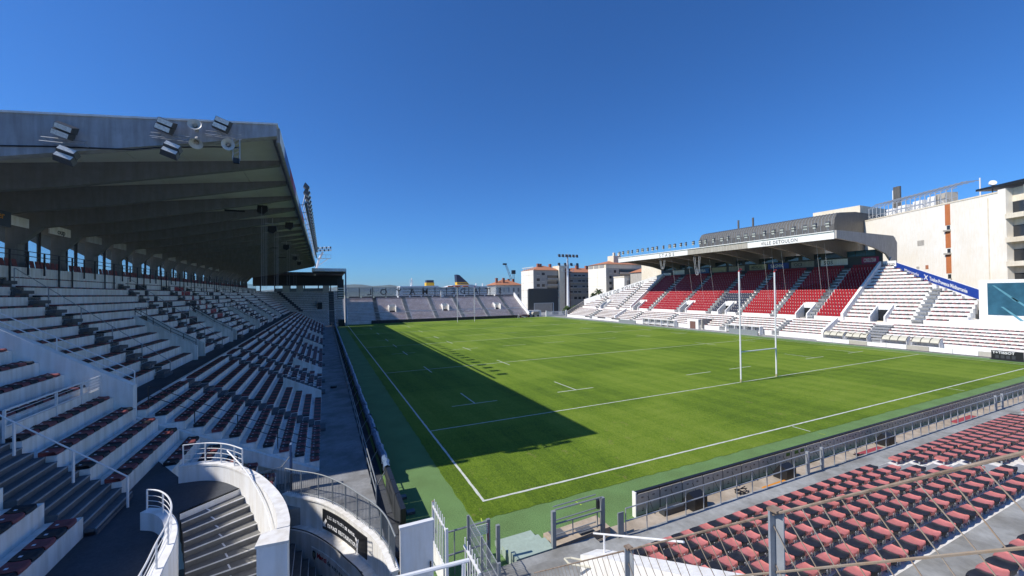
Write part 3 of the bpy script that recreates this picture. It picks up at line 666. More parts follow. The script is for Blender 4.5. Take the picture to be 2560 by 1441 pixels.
# ------------------------------------------------------------------ NEAR TERRACE behind the dead-ball line
def yT(k): return -17.2-.79*k
def zT(k): return 1.15+.29*k      # seat level
nt_=thing('near_terrace','low sunlit terrace with rows of red and black seats behind the boards','terrace',(20,-20,0))
struct(bx('terrace_walkway',(-3.3,60,-17.05,-15.45,-.2,.55),'walk_grey')); struct(bx('gate_apron',(-3.3,2.3,-17.05,-14.95,-.15,.48),'walk_grey'))
struct(bx('boards_apron',(.75,60,-15.44,-14.36,-.2,.2),'paving'))
for k in range(7): bx('row',(1.3,60,yT(k)-.62,yT(k)+.17,zT(k)-1.2,zT(k)-.15),'white',nt_)
struct(bx('upper_walkway',(1.3,60,-23.5,yT(6)-.27,1,zT(6)-.142),'walk_grey'))
for k in range(7,10): bx('row',(1.3,60,-23.51-.82*(k-7)-.82,-23.51-.82*(k-7),zT(k)-1.2,zT(k)+.3),'white',nt_)
for x in (16.2,33.,50.):
    st=bx('stair',(x,x+1.3,yT(0)+.16,yT(0)+.4,.555,.7),'step_light',nt_)
    for k in range(7): bx('step',(x,x+1.3,yT(k)-.75,yT(k)+.15,zT(k)-.149,zT(k)-.142),'step_light',st); bx('step',(x,x+1.3,yT(k)-.63,yT(k)-.40,zT(k)-.141,zT(k)-.01),'step_light',st)
MB().prism([(-16.7,.3),(-16.7,1.35),(-17.2,1.62),(-21,3.35),(-25.,5.2),(-25,.3)],'x',.55,1.15).build('flank_wall','white_clean',nt_)
tr=thing('flank_handrail','white pipe handrail above the flank wall of the near terrace','handrail',(.9,-17,1.6))
MB().path([(.9,-16.9,2.0),(.95,-20.2,3.55)],.026,8).build('rail','white_steel',tr); pipe('post',(.9,-17.4,1.6),(.9,-17.4,2.2),.03,'white_steel',tr)
ph=thing('bent_handrail','pale pink bent tube end of a handrail on the near terrace','handrail',(.3,-16.6,.5)); MB().path([(.75,-17.0,1.25),(.35,-16.5,1.2),(.15,-16.45,1.2),(.15,-16.7,1.2),(.62,-17.3,1.3)],.03,8).build('rail','red_mat' if 0 else 'canopy',ph)
# galvanised railing along the walkway
railing('pitch_railing','galvanised railing beside the grey walkway behind the advertising boards',[(3.3,-15.5,.55),(14.05,-15.5,.55)],.95,(.95,.5),'galv',.98,.022,.022)
railing('pitch_railing','galvanised railing continuing past the little steel gate towards the scoreboard clock',[(15.3,-15.5,.55),(36.,-15.5,.55)],.95,(.95,.5),'galv',.98,.022,.022)
railing('pitch_railing','far galvanised railing beyond the red mats',[(37.3,-15.5,.55),(52.,-15.5,.55)],.95,(.95,.5),'galv',1.0,.022,.022)
for x,lab in ((14.1,'galvanised gate between steel posts in the walkway railing'),(36.1,'second galvanised gate in the walkway railing beside the red mats')):
    g=thing('rail_gate',lab,'gate',(x+.6,-15.5,.55))
    for q in (x,x+1.15): bx('post',(q-.06,q+.06,-15.56,-15.44,.5,1.6),'galv',g)
    for z in (1.5,1.1,.75): pipe('rail',(x,-15.5,z),(x+1.15,-15.5,z),.022,'galv',g)
bx('cover_plate',(2.95,3.2,-15.52,-15.48,.5,1.42),'paint_grey',ga)
# LED boards seen from behind
lb=thing('advertising_boards','line of advertising boards seen from behind with pale rear panels','hoarding',(25,-14.1,0))
x=5.1; i=0
while x<58:
    wd=1.28; p=bx('board',(x,x+wd-.02,-14.02,-13.88,.05,1.0),'black',lb)
    bx('rear_panel',(x+.02,x+wd/2-.02,-14.05,-14.021,.08,.93),'led_back',p); bx('rear_panel',(x+wd/2+.005,x+wd-.04,-14.05,-14.021,.08,.93),'led_back',p)
    for q in (.3,.9): bx('grip',(x+q-.04,x+q-.01,-14.06,-14.051,.74,.80),'black',p); bx('grip',(x+q+.02,x+q+.05,-14.06,-14.051,.74,.80),'black',p)
    for q in (.28,.35,.315): bx('socket',(x+q,x+q+.035,-14.06,-14.051,.22 if q!=.315 else .30,.26 if q!=.315 else .34),'black',p)
    pipe('stay',(x+.6,-14.05,.75),(x+.6,-14.42,.21),.012,'dark_metal',p,4)
    x+=wd; i+=1
bx('end_plate',(5.04,5.095,-14.06,-13.86,.0,1.02),'white_clean',lb)
for x in (14.9,15.6,16.1): bx('green_label',(x,x+.3,-14.065,-14.051,.7,.86),'mint' if 0 else 'bush',lb)
for x,lab in ((7.2,'black slanted floor monitor speaker near the end of the boards'),(13.2,'black slanted floor monitor speaker opposite the little steel gate'),(22.5,'black slanted floor monitor speaker by the red mats')):
    b=MB().prism([(-15.1,.2),(-14.45,.2),(-14.45,.45),(-14.75,.88),(-15.1,.75)],'x',x,x+.7); o=b.build('monitor_speaker','black'); tag(o,lab,'speaker')
for i,(x0,x1,y0,y1) in enumerate(((19.6,22.0,-15.3,-14.8),(31.5,34.5,-15.25,-14.7))): tag(bx('floor_mat',(x0,x1,y0,y1,.2,.26),'red_mat'),('red folded mat lying behind the boards beside a monitor speaker','longer red mat lying behind the boards near the second gate')[i],'mat')
tag(bx('rolled_tarpaulin',(5.9,7.0,-14.75,-14.45,.2,.42),'panel_dark'),'dark green rolled tarpaulin lying behind the first boards','tarpaulin')
tag(bx('yellow_plank',(11.6,13.4,-15.1,-14.95,.2,.25),'letter_orange'),'yellow plank lying on the ground behind the boards','plank')
for i,(x,y) in enumerate(((10.3,-14.9),(19.4,-15.1))):
    b=MB(); rq=random.Random(5+i); P0=Vector((x,y,.23)); pts=[P0+Vector((rq.uniform(-.4,.4),rq.uniform(-.2,.2),rq.uniform(0,.2))) for _ in range(14)]; b.path(pts,.02,5); tag(b.build('cable_coil','black'),('tangle of black cable behind the third pair of boards','larger tangle of black cable beside the red folded mat')[i],'cable')
# ------------------------------------------------------------------ rusty mesh fence close to the camera
mf=thing('mesh_fence','rusty welded mesh fence on steel posts below the viewpoint','fence',(-4.7,-25.3,6.5))
A=Vector((-4.674,-24.919,7.622)); Bp=Vector((-4.775,-25.869,8.327)); dv=(Bp-A)
def fp(s,dn):   # s along rail (0 at far post, 1 at near post), dn metres down the mesh
    t=dv.normalized(); n=Vector((0,-.596,-.803)); n=(n-t*n.dot(t)).normalized()
    return A+dv*s+n*dn
b=MB(); b.path([fp(-1.6,0),fp(0,0),fp(1,0),fp(2.2,0)],.0052,6); b.build('top_rail','rust',mf)
for dn in (.18,.36,.54): MB().path([fp(-1.6,dn),fp(2.4,dn)],.0042,5).build('line_wire','rusty_wire',mf)
for i in range(56):
    s=-1.6+i*.068; q=fp(s,.0); MB().path([q,fp(s+rr.uniform(-.01,.01),.18)+Vector((0,0,rr.uniform(-.01,.01))),fp(s,.9)],.0020,4).build('mesh_wire','rusty_wire',mf)
for s,hh in ((0,2.2),(1,2.2)):
    p=A+dv*s; e=.018
    o=MB(); o.box(p.x-e,p.x+e,p.y-.004,p.y+.004,p.z-hh,p.z+.02); o.box(p.x+e-.006,p.x+e,p.y-e*2,p.y-.0045,p.z-hh,p.z+.02); o.build('post','galv',mf); bx('rust_cap',(p.x-e-.002,p.x+e+.002,p.y-.03,p.y+.008,p.z+.021,p.z+.03),'rust',mf)
wp=thing('viewpoint_handrail','white pipe handrail just below the viewpoint','handrail',(-4.7,-20.7,4)); MB().path([(-5.5,-20.6,4.95),(-4.3,-20.8,5.02)],.032,8).build('rail','white_steel',wp); pipe('post',(-4.4,-20.8,3.2),(-4.4,-20.8,5.0),.026,'white_steel',wp)
# unseen block added west of the corner to cast shade over the landing
nb=thing('shade_block','tall unseen block added beyond the corner terrace to shade the landing','building',(-36,-26,0)); bx('wall',(-40,-29,-21,-4.0,-3,22.0),'bld_cream',nb)
for i in range(3):
    for j in range(5): bx('window',(-28.98,-28.95,-19.5+5*i,-17.5+5*i,1+3.6*j,3+3.6*j),'window_dark',nb)
# ------------------------------------------------------------------ FAR TERRACE
fs=thing('far_terrace','pale grey terrace across the far end below the glass lettering screen','terrace',(31,112,0))
FX0,FX1=.25,62.6
def yF(k): return 106.9+.72*k if k<6 else 112.0+.72*(k-6)
def zF(k): return 1.05+.42*k if k<6 else 3.75+.42*(k-6)
NF=17; FST=(8.6,18.4,27.6,36.8,46.2,55.6); FV=(13.2,31.4,51.3)
for k in range(NF):
    segs=[(FX0,FX1)]
    if 6<=k<9: segs=[(FX0,FV[0]),(FV[0]+2.4,FV[1]),(FV[1]+2.4,FV[2]),(FV[2]+2.4,FX1)]
    for a,b_ in segs: bx('row',(a,b_,yF(k),yF(k)+.8,zF(k)-1.4,zF(k)),'terrace_grey',fs)
bx('walkway',(FX0,FX1,110.9,112,2.2,3.16),'step_light',fs)
for x in FST:
    st=bx('stair',(x,x+1.3,106.6,106.89,.3,.8),'step_light',fs)
    for k in range(NF): bx('step',(x,x+1.3,yF(k)-.3,yF(k)+.5,zF(k)-.2,zF(k)+.012),'step_grey' if x<10 else 'step_light',st)
for x in FV:
    for q in (x,x+2.2): MB().prism([(112.0-.4,3.1),(112.0-.4,4.9),(114.3,5.6),(114.3,3.1)],'x',q,q+.2).build('passage_wall','white',fs)
    bx('lintel',(x+.2,x+2.2,113.4,113.6,4.7,5.6),'white',fs); bx('passage_back',(x+.2,x+2.2,114.2,114.4,3.1,5.0),'panel_dark',fs)
MB().prism([(106.6,.8),(106.6,1.7),(119.6,9.2),(119.6,.8)],'x',FX1+.02,FX1+.5).build('end_wall','white_clean',fs)
MB().prism([(106.6,0),(106.6,1.7),(119.6,9.0),(119.6,0)],'x',-.1,.24).build('end_wall','white',fs)
bx('front_wall',(.3,FX1,106.3,106.6,0,.75),'terrace_grey',fs)
bx('back_deck',(FX0,FX1,119.2,121.6,6,7.7),'terrace_grey',fs)
for i in range(15):
    x=1.2+i*4.1; bx('seat_box',(x,x+3.6,119.4,119.55,7.75,8.5),'seat_dark',fs)
railing('terrace_back_railing','light steel railing before the dark seats at the back of the far terrace',[(FX0,119.2,7.7),(FX1-1,119.2,7.7)],1.05,(1.05,.5),'galv',1.4,.03,.03)
gl=thing('glass_screen','glass screen with mirrored STADE MAYOL lettering on top of the far terrace','glass screen',(31,121.4,8.5))
n=14
for i in range(n):
    xa=lerp(FX0,62.,i/n); xb=lerp(FX0,62.,(i+1)/n); bx('pane',(xa+.12,xb-.12,121.40,121.43,8.55,11.55),'pane_far',gl); bx('mullion',(xa-.1,xa+.1,121.3,121.5,8.3,11.6),'dark_metal',gl)
bx('top_rail',(FX0,62,121.3,121.5,11.551,11.64),'galv',gl)
for ch,x in zip('LOYAMEDATS',(6.6,11.8,16.7,21.6,26.4,36.7,40.9,46.0,50.8,56.0)): text('lettering',ch,3.1,'letter_dark',(x+2.2,121.36,8.95),(-1,0,0),(0,0,1),gl,bold=.03)
tag(bx('white_pillar',(32.7,33.5,119.0,119.4,7.7,10.0),'white_clean'),'white pillar breaking the glass screen in the middle','pillar')
fb=thing('far_boards','black unlit advertising boards along the foot of the far terrace','hoarding',(32,106,0))
for i in range(25): bx('board',(7+i*2.05,9.03+i*2.05,105.85,106.0,.02,1.0),'black',fb)
kb=thing('wine_red_board','dark red advertising board with white lettering at the end of the far boards','hoarding',(60.5,106,0)); bx('board',(58.6,62.4,105.82,105.98,.02,1.05),'banner_wine',kb); text('lettering','Kingspan',.72,'letter_white',(59.3,105.80,.3),(1,0,0),(0,0,1),kb)
rk=thing('white_rack','white scaffold rack standing beside the wine red board','rack',(58.,105.4,0)); MB().path([(57.6,105.5,0),(57.8,105.5,1.3),(58.1,105.5,0)],.06).build('frame','white_steel',rk); pipe('brace',(58.2,105.4,1.0),(60.,104.2,.05),.04,'white_steel',rk)
# ------------------------------------------------------------------ RIGHT GRANDSTAND
rs=thing('roofed_grandstand','sunlit grandstand with red seats under a white-fasciaed roof','grandstand',(88,45,0))
def xR(k): return 75.0+.8*k
def zR(k): return 1.0+.4*k
def xV(k): return 81.3+.88*k
def zV(k): return 3.95+.635*k
NV=16
def yv0(x): return 14.2-(95.4-x)*1.46 if x>86.3 else -.6
def yv1(x): return min(99.,73+(95-x)*2.0)
RV=(8.9,21.2,39.2,51.,69.,85.4); RST=(20.2,27.4,35.4,43.6,53.6,63.8,78.,89.,4.2)
lo=bx('lower_terrace',(76,79,-12,98,0,.9),'concrete',rs); up=bx('upper_terrace',(82,95,16,72,2,3.5),'concrete',rs)
for k in range(6): bx('row',(xR(k),xR(k)+.85,-13,99,zR(k)-1.2,zR(k)),'white',lo)
bx('front_wall',(74.75,74.99,-13,99.2,0,1.02),'white_clean',rs); struct(bx('stand_walkway',(79.85,81.29,-13,99,2,3.33),'terrace_grey'))
for k in range(NV):
    x=xV(k); a,b_=yv0(x),yv1(x); segs=[(a,b_)]
    if k<3:
        ys=[a]+[q for v in RV for q in (v,v+2.2)]+[b_]; segs=[(ys[i],ys[i+1]) for i in range(0,len(ys),2)]
    for p,q in segs: bx('row',(x,x+.93,p,q,zV(k)-1.5,zV(k)),'white',up)
for v in RV:
    for y in (v-.05,v+2.05): MB().prism([(xV(0)-.5,3.33),(xV(0)-.5,4.3),(xV(3)+.1,zV(3)+.55),(xV(3)+.1,3.33)],'y',y,y+.2).build('passage_wall','white_clean',up)
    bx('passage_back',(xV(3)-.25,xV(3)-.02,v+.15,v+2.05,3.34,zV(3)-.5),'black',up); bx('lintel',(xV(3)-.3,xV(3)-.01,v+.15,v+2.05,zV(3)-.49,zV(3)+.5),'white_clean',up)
for y in RST:
    st=bx('stair',(xV(0)-.3,xV(0)-.01,y,y+1.3,3.34,3.6),'step_light',up)
    for k in range(NV):
        if yv0(xV(k))<y and y+1.3<yv1(xV(k)): bx('step',(xV(k)-.45,xV(k)+.45,y,y+1.3,zV(k)-.3,zV(k)+.012),'step_light' if y>70 or y<10 else 'step_grey' if k>5 else 'step_light',st)
for y in (7.,23.,34.8,51.6,64.4,84.):
    st=bx('stair',(74.7,74.74,y,y+1.4,.2,.9),'step_light',lo)
    for k in range(6): bx('step',(xR(k)-.4,xR(k)+.4,y,y+(2.6 if y in(7.,84.) else 1.2),zR(k)-.2,zR(k)+.012),'step_light',st)
for y in (15.3,72.4):   # sloping dividers
    MB().prism([(xR(0)-.3,.2),(xR(0)-.3,1.7),(xR(5)+.3,zR(5)+.9),(xR(5)+.3,.2)],'y',y-.2,y+.2).build('divider','white_clean',rs)
    MB().prism([(xV(0)-.4,3.3),(xV(0)-.4,4.6),(xV(15)+.5,zV(15)+1.1),(xV(15)+.5,3.3)],'y',y-.25,y+.15).build('divider','white_clean',rs)
def slant_wall(a,b_,h0,h1,th,name,mat,parent):
    a=Vector(a);b_=Vector(b_);d=(b_-a);n=Vector((-d.y,d.x,0)).normalized()*th
    p=[a+Vector((0,0,h0)),b_+Vector((0,0,h0)),b_+Vector((0,0,h1)),a+Vector((0,0,h1))]
    return MB().add(p+[q+n for q in p],[(0,1,2,3),(7,6,5,4),(0,4,5,1),(1,5,6,2),(2,6,7,3),(3,7,4,0)]).build(name,mat,parent)
A1=Vector((82.,98.8,4.6)); B1=Vector((95.3,72.6,13.2)); slant_wall(A1,B1,-3.,1.75,.3,'slanted_parapet','white_clean',rs)
d=(B1-A1).normalized(); nn=Vector((d.y,-d.x,0)).normalized()
text('lettering','VILLE DE TOULON',1.75,'letter_dark',A1+(B1-A1)*.22+nn*.02+Vector((0,0,.2)),d,(0,0,1),rs,sx=1.05,sp=1.12)
slant_wall((74.9,99.2,0),(82.,98.82,3.6),-.5,2.2,.3,'end_parapet','concrete',rs)
bx('name_panel',(95.32,95.6,69.6,72.55,12.5,14.95),'white_clean',rs); text('lettering','AILERON',.62,'letter_dark',(95.3,72.4,14.05),(0,-1,0),(0,0,1),rs); text('lettering','SUD',.62,'letter_dark',(95.3,71.7,13.25),(0,-1,0),(0,0,1),rs)
A2=Vector((95.5,12.9,12.4)); B2=Vector((86.,-.9,6.9)); slant_wall(A2,B2,-3,1.75,.3,'slanted_parapet','white_clean',rs)
d=(B2-A2).normalized(); nn=Vector((d.y,-d.x,0)).normalized()
bn=slant_wall(A2+nn*.04,B2+nn*.04,.25,1.78,.02,'blue_banner','banner_blue',rs)
p0=A2+(B2-A2)*.12+nn*.07+Vector((0,0,.62))
text('lettering','Métropole',.82,'letter_white',p0,d,(0,0,1),rs); 
text('lettering','X',1.25,'letter_white',A2+(B2-A2)*.385+nn*.07+Vector((0,0,.45)),d,(0,0,1),rs,bold=.02)
text('lettering','Toulon Provence Méditerranée',.92,'letter_white',A2+(B2-A2)*.455+nn*.07+Vector((0,0,.62)),d,(0,0,1),rs,sx=.63,bold=.015)
bx('name_panel',(95.5,95.8,12.95,15.04,12.0,14.6),'white_clean',rs); text('lettering','AILERON',.55,'letter_dark',(95.47,15.0,13.75),(0,-1,0),(0,0,1),rs,sx=.85); text('lettering','NORD',.55,'letter_dark',(95.47,14.6,13.05),(0,-1,0),(0,0,1),rs,sx=.85)
# roof
rf=MB().prism([(79.0,19.95),(101.2,19.65),(101.2,19.4),(79.0,19.7)],'y',15.2,75.2).build('roof','gable',rs)
rbeam=[(79.25,19.65),(79.25,18.5),(86,17.8),(92,17.0),(96.6,15.9),(98.2,13.6),(100.9,13.4),(101.1,19.38)]
rbm=MB().prism(rbeam,'y',-.3,.3).mesh('beam','roof_beam')
for i in range(9): obj('beam',rbm,rf,(0,21.8+6.5*i,0))
ga_=[(78.95,19.98),(78.95,18.45),(86,18.05),(92,17.2),(96.6,16.1),(98.5,14.6),(98.6,11.5),(100.7,11.5),(101.0,18.6),(99.6,19.9)]
MB().prism(ga_,'y',14.85,15.19).build('gable_beam','pale_concrete',rf)
bx('ceiling',(79.3,101,15.2,75.1,19.35,19.39),'step_grey',rf)
for (a,b_,m_) in ((15.2,31.9,'white_clean'),(31.92,48.2,'bld_grey'),(48.22,75.2,'white_clean')):
    bx('fascia_panel',(78.8,78.99,a,b_,18.4,19.75),m_,rf)
for i in range(40): bx('rib',(78.76,78.8,32.1+i*.4,32.2+i*.4,18.41,19.7),'bld_grey',rf)
bx('gutter',(78.6,79.4,15.2,75.2,19.76,19.9),'white_clean',rf)
text('lettering','VILLE DETOULON',1.0,'letter_dark',(78.77,28.9,18.65),(0,-1,0),(0,0,1),rf,sx=.82,sp=1.15); text('lettering','STADE',1.2,'letter_dark',(78.77,57.9,18.58),(0,-1,0),(0,0,1),rf,sp=1.75)
bx('back_wall',(96.5,96.8,15.5,74.8,11,17.2),'panel_dark',rs)
for i in range(12):
    y=17.+i*4.8; bx('box_window',(96.44,96.49,y,y+3.9,16.05,17.1),'glass' if i>1 else 'window_dark',rs)
for i in range(3): bx('box_window',(96.43,96.48,16.6+i*1.75,18.2+i*1.75,16.0,17.2),'screen_blue',rs)
AD=[(16.0,18.9,'banner_red','CONSULTEAM'),(21.4,26.6,'white_clean','SOS'),(28.,33.,'concrete','OCI'),(33.6,38.6,'banner_blue','SASMK'),(39.,43.6,'banner_tan','MEDICAL'),(45.,49.6,'concrete','ATIPOP' if 0 else ''),(50.4,55.,'banner_tan',''),(56.,60.8,'banner_sky','TRYBA'),(65.,69.6,'white_clean','')]
for a,b_,m_,tx in AD:
    ab=bx('advert_board',(96.32,96.42,a,b_,14.35,15.7),m_,rs)
    if tx: text('lettering',tx,1.15,'letter_white' if m_.startswith('banner_') and m_!='banner_tan' else 'letter_dark',(96.3,lerp(b_,a,.12),14.65),(0,-1,0),(0,0,1),ab,sx=.9*(b_-a)/5/(len(tx)/5)**.9 if len(tx)>3 else .9,bold=.02)
MB().prism([(96.2,11.5),(97.9,11.5),(97.9,15.5),(96.2,13.)],'y',14.6,14.8).build('stair_screen','galv',rs)
# looped cables and ropes under the roofs
def rope(name,label,pts,r,group): t=MB().path(pts,r,4).build(name,'rope'); tag(t,label,'rope',group)
for (y,x,n) in ((47.,79.6,0),(58.5,79.6,1)):
    for q in range(2):
        pts=[(x,y-1.6*t-q*.4,17.9-(2.6+2.2*(n==0))*4*t*(1-t)-.0) for t in [i/12 for i in range(13)]]; rope('hanging_cable','pale cable looping below the white roof fascia',pts,.045,'cables looped below the roof fascia')
for i,y in enumerate((18.2,19.6,26.4,28.4,30.2,36.5,44.,47.2,50.5,56.)): rope('hanging_rope','%s thin rope from the near gable hanging over the red seats'%nth(i+1),[(81.5,y,18.),(83.2,y,6.8)],.018,'ropes hanging over the red seats')
for (y,x) in ((12.3,-11.0),(13.3,-11.0),(14.6,-11.),(15.7,-11),(22.,-11.),(24.,-11),(25.,-11),(26.,-11),(38,-11),(42,-11),(52,-11),(58,-11)): rope('hanging_rope','thin pale rope hanging from the shaded cantilever roof',[(x,y,16.6),(x-.05,y,9.8)],.012,'ropes hanging from the shaded roof')
# dugouts, benches and pitchside things before the right stand
def dugout(y0,y1,label,bays):
    t=thing('dugout',label,'shelter',(73.7,(y0+y1)/2,0)); n=5
    arc=[(74.7,1.75),(74.25,1.72),(73.8,1.5),(73.5,1.15)]
    for i in range(bays):
        a=lerp(y0,y1,i/bays);b_=lerp(y0,y1,(i+1)/bays); m=MB()
        for (x0,z0),(x1,z1) in zip(arc,arc[1:]): m.quad((x0,a+.04,z0),(x0,b_-.04,z0),(x1,b_-.04,z1),(x1,a+.04,z1))
        m.build('canopy_panel','canopy',t)
    for i in range(bays+1):
        y=lerp(y0,y1,i/bays); MB().path([(x,y,z+.02) for x,z in arc],.05,5).build('rib','dark_metal',t)
    for y in (y0-.06,y1): MB().prism([(74.7,.1),(74.7,1.75),(74.25,1.72),(73.8,1.5),(73.5,1.15),(73.6,.1)],'y',y,y+.06).build('side_panel','white_clean',t)
    bx('bench',(73.7,74.5,y0+.05,y1-.05,.3,.55),'white_clean',t); bx('kerb',(73.2,73.4,y0,y1,.02,.6),'white_clean',t)
dugout(11.6,14.6,'cream canopied dugout with dark window squares nearest the stand divider',3); dugout(8.3,11.3,'cream canopied dugout with dark window squares beside the white steps',3); dugout(3.4,6.4,'plain cream canopied dugout between two others',3); dugout(-.2,2.8,'plain cream canopied dugout nearest the scoreboard clock',3)
for y in (12.2,14.,8.8,10.7): bx('window_square',(73.9,74.2,y-.2,y+.2,1.6,1.66),'black',[o for o in bpy.data.objects if o.name.startswith('dugout')][0 if y>11.5 else 1])
def bench_shelter(y0,y1,label):
    t=thing('bench_shelter',label,'shelter',(73.5,(y0+y1)/2,0)); n=max(2,round((y1-y0)/2.2))
    for i in range(n):
        a=lerp(y0,y1,i/n);b_=lerp(y0,y1,(i+1)/n); bx('back_panel',(74.3,74.36,a+.08,b_-.08,.5,1.5),'gable',t); bx('bench',(73.6,74.2,a+.06,b_-.06,.35,.5),'white_clean',t)
    for i in range(n+1): y=lerp(y0,y1,i/n); bx('side',(73.4,74.5,y-.05,y+.05,.05,1.6),'white_clean',t)
    bx('roof',(73.5,74.6,y0-.05,y1+.05,1.601,1.68),'white_clean',t)
bench_shelter(48.,59.,'long white shelter with grey rear panels by the far grey board'); bench_shelter(29.5,33.5,'white shelter with grey rear panels beside the tunnel'); bench_shelter(26.,29.2,'white shelter behind the long grey board')
for (y0,y1,lab) in ((60.,67.,'long grey board lying upright beside the far touchline'),(25.3,31.6,'long dark grey board beside the touchline before the benches')): tag(bx('grey_board',(71.7,71.9,y0,y1,.05,1.05),'paint_grey'),lab,'hoarding')
tn=thing('players_tunnel','round-headed tunnel mouth with brown inside in the white stand front','tunnel',(74.5,42.8,0)); bx('surround',(74.0,74.9,41.2,44.4,0,2.3),'white_clean',tn); bx('mouth',(73.96,73.99,42.0,43.6,.05,1.8),'bld_brown',tn)
bx('side_wall',(74.1,79.,40.2,40.5,.2,2.4),'concrete',tn)
lk=struct(bx('pitch_kerb',(71.2,73.1,-13,99,-.1,.05),'walk_grey'))
fd=thing('low_hoarding','long low grey and white hoarding along the near right touchline','hoarding',(71.6,2,0))
for i in range(9): bx('board',(71.5,71.62,-7.+i*2.4,-4.64+i*2.4,.12,.75),'white_clean' if i%3 else 'led_back',fd)
bx('base',(71.45,71.7,-7.,14.6,.05,.119),'black',fd)
for i in range(3):
    y=70+i*7.; q=thing('front_sign','black lettered strip on the white front of the right stand','sign',(74.7,y,.9),'lettered strips on the white stand front'); bx('strip',(74.70,74.74,y,y+4.,.62,.95),'black',q)
ck=thing('scoreboard_clock','black digital clock board with TISSOT lettering by the touchline','clock',(70.8,-7.2,0)); bx('case',(70.55,70.8,-8.6,-6.0,.1,1.15),'black',ck); bx('base',(70.3,71.,-8.7,-5.9,.05,.099),'dark_metal',ck)
text('lettering','T+TISSOT',.42,'letter_white',(70.53,-6.1,.78),(0,-1,0),(0,0,1),ck,bold=.01)
for i in range(4): bx('digit',(70.52,70.54,-6.65-i*.45,-6.35-i*.45,.2,.62),'panel_dark',ck)
# near right screen and its white wall
sw=thing('video_screen','blue video screen in a white frame wall beside the right stand','screen',(85,-6,4))
bx('frame_wall',(84.9,86.2,-16,-1.0,2.,10.25),'white_clean',sw); bx('display',(84.82,84.89,-12,-1.9,4.95,9.75),'screen_blue',sw); bx('plinth_wall',(81.32,84.89,-16,1.2,2.,4.2),'white_clean',sw)
for i,(a,b_) in enumerate(((-2.4,9.4),(-4.2,7.6),(-3.2,6.2))): MB().add([(84.80,a,b_),(84.80,a-.25,b_),(84.80,a-2.6,b_-2.4),(84.80,a-2.2,b_-2.4)],[(3,2,1,0)]).build('bright_band','screen_band',sw)
tag(bx('steel_barrier',(73.,73.2,-9.5,-8.3,.05,1.3),'galv'),'ribbed steel barrier behind the scoreboard clock','barrier')
# ------------------------------------------------------------------ floodlights
def lamp_proto(name,label,n=2,group=None):
    t=thing(name,label,'floodlight',(0,0,0),group)
    pipe('arm',(0,0,0),(.25,0,1.15),.04,'galv',t,5); pipe('crossbar',(.25,-.4,1.1),(.25,.4,1.1),.03,'galv',t,5)
    for i in range(n):
        z=1.15+i*.55; b=MB().prism([(.10,z+.05),(.48,z-.22),(.60,z+.05),(.26,z+.42)],'y',-.38,.38); h=b.build('housing','lamp_body',t)
        MB().add([(.49,-.34,z-.235),(.49,.34,z-.235),(.615,.34,z+.03),(.615,-.34,z+.03)],[(0,1,2,3)]).build('lens','lamp_glass',h)
    return t
lp=lamp_proto('floodlight','1st twin floodlight from the gable along the shaded roof edge',2,'floodlights on the shaded roof edge'); lp.location=(-8.2,17.,17.75); lp.scale=(1.1,1.1,1.1)
for i in range(1,27): c=copy_tree(lp); c.location=(-8.2,17.+i*2.2,17.75); c['label']='%s twin floodlight from the gable along the shaded roof edge'%nth(i+1)
rl_=lamp_proto('floodlight','1st floodlight from the near gable along the white roof edge',2,'floodlights on the white roof edge'); rl_.location=(79.2,16.2,19.9); rl_.rotation_euler=(0,0,math.pi); rl_.scale=(.9,.9,.9)
ys=[16.2]
for i in range(1,30):
    y=16.2+i*2.02+rr.uniform(-.35,.35); c=copy_tree(rl_); c.location=(79.2,y,19.9); c.rotation_euler=(0,0,math.pi+rr.uniform(-.5,.5)); c['label']='%s floodlight from the near gable along the white roof edge'%nth(i+1)
# gable lamps, trusses and horns on the near roof end
def gable_lamp(x,z,tilt,label,roll=.35):
    t=thing('gable_floodlight',label,'floodlight',(x,-3.9,z))
    for i in range(2):
        zz=(.0+.34*i); c,s=math.cos(tilt),math.sin(tilt)
        def P(a,d,h):
            a*=.8; hh=zz*.85+(d*s+h*c); return (x+a*math.cos(roll)+hh*math.sin(roll), -3.95-(d*c-h*s), z-a*math.sin(roll)+hh*math.cos(roll))
        pts=[P(-.42,-.1,-.15),P(.42,-.1,-.15),P(.42,-.1,.15),P(-.42,-.1,.15),P(-.36,.22,-.11),P(.36,.22,-.11),P(.36,.22,.11),P(-.36,.22,.11)]
        h=MB().add(pts,[(0,3,2,1),(4,5,6,7),(0,1,5,4),(1,2,6,5),(2,3,7,6),(3,0,4,7)]).build('housing','lamp_body',t)
        q=[P(-.34,.23,-.10),P(.34,.23,-.10),P(.34,.23,.10),P(-.34,.23,.10)]; MB().add(q,[(0,1,2,3)]).build('lens','lamp_glass',h)
    pipe('bracket',(x,-3.62,z-.1),(x,-3.95,z+.1),.03,'galv',t)
for x,z,tl,lab in ((-16.1,16.0,-.3,'upper twin floodlight on the leftmost gable truss'),(-16.05,14.95,.5,'lower twin floodlight below the leftmost gable truss'),(-12.8,16.75,-.2,'upper twin floodlight beside the horn speakers on the gable'),(-12.6,15.65,.5,'lower twin floodlight under the middle gable truss'),(-10.7,17.15,-.1,'upright twin floodlight near the tip of the gable')): gable_lamp(x,z,tl,lab)
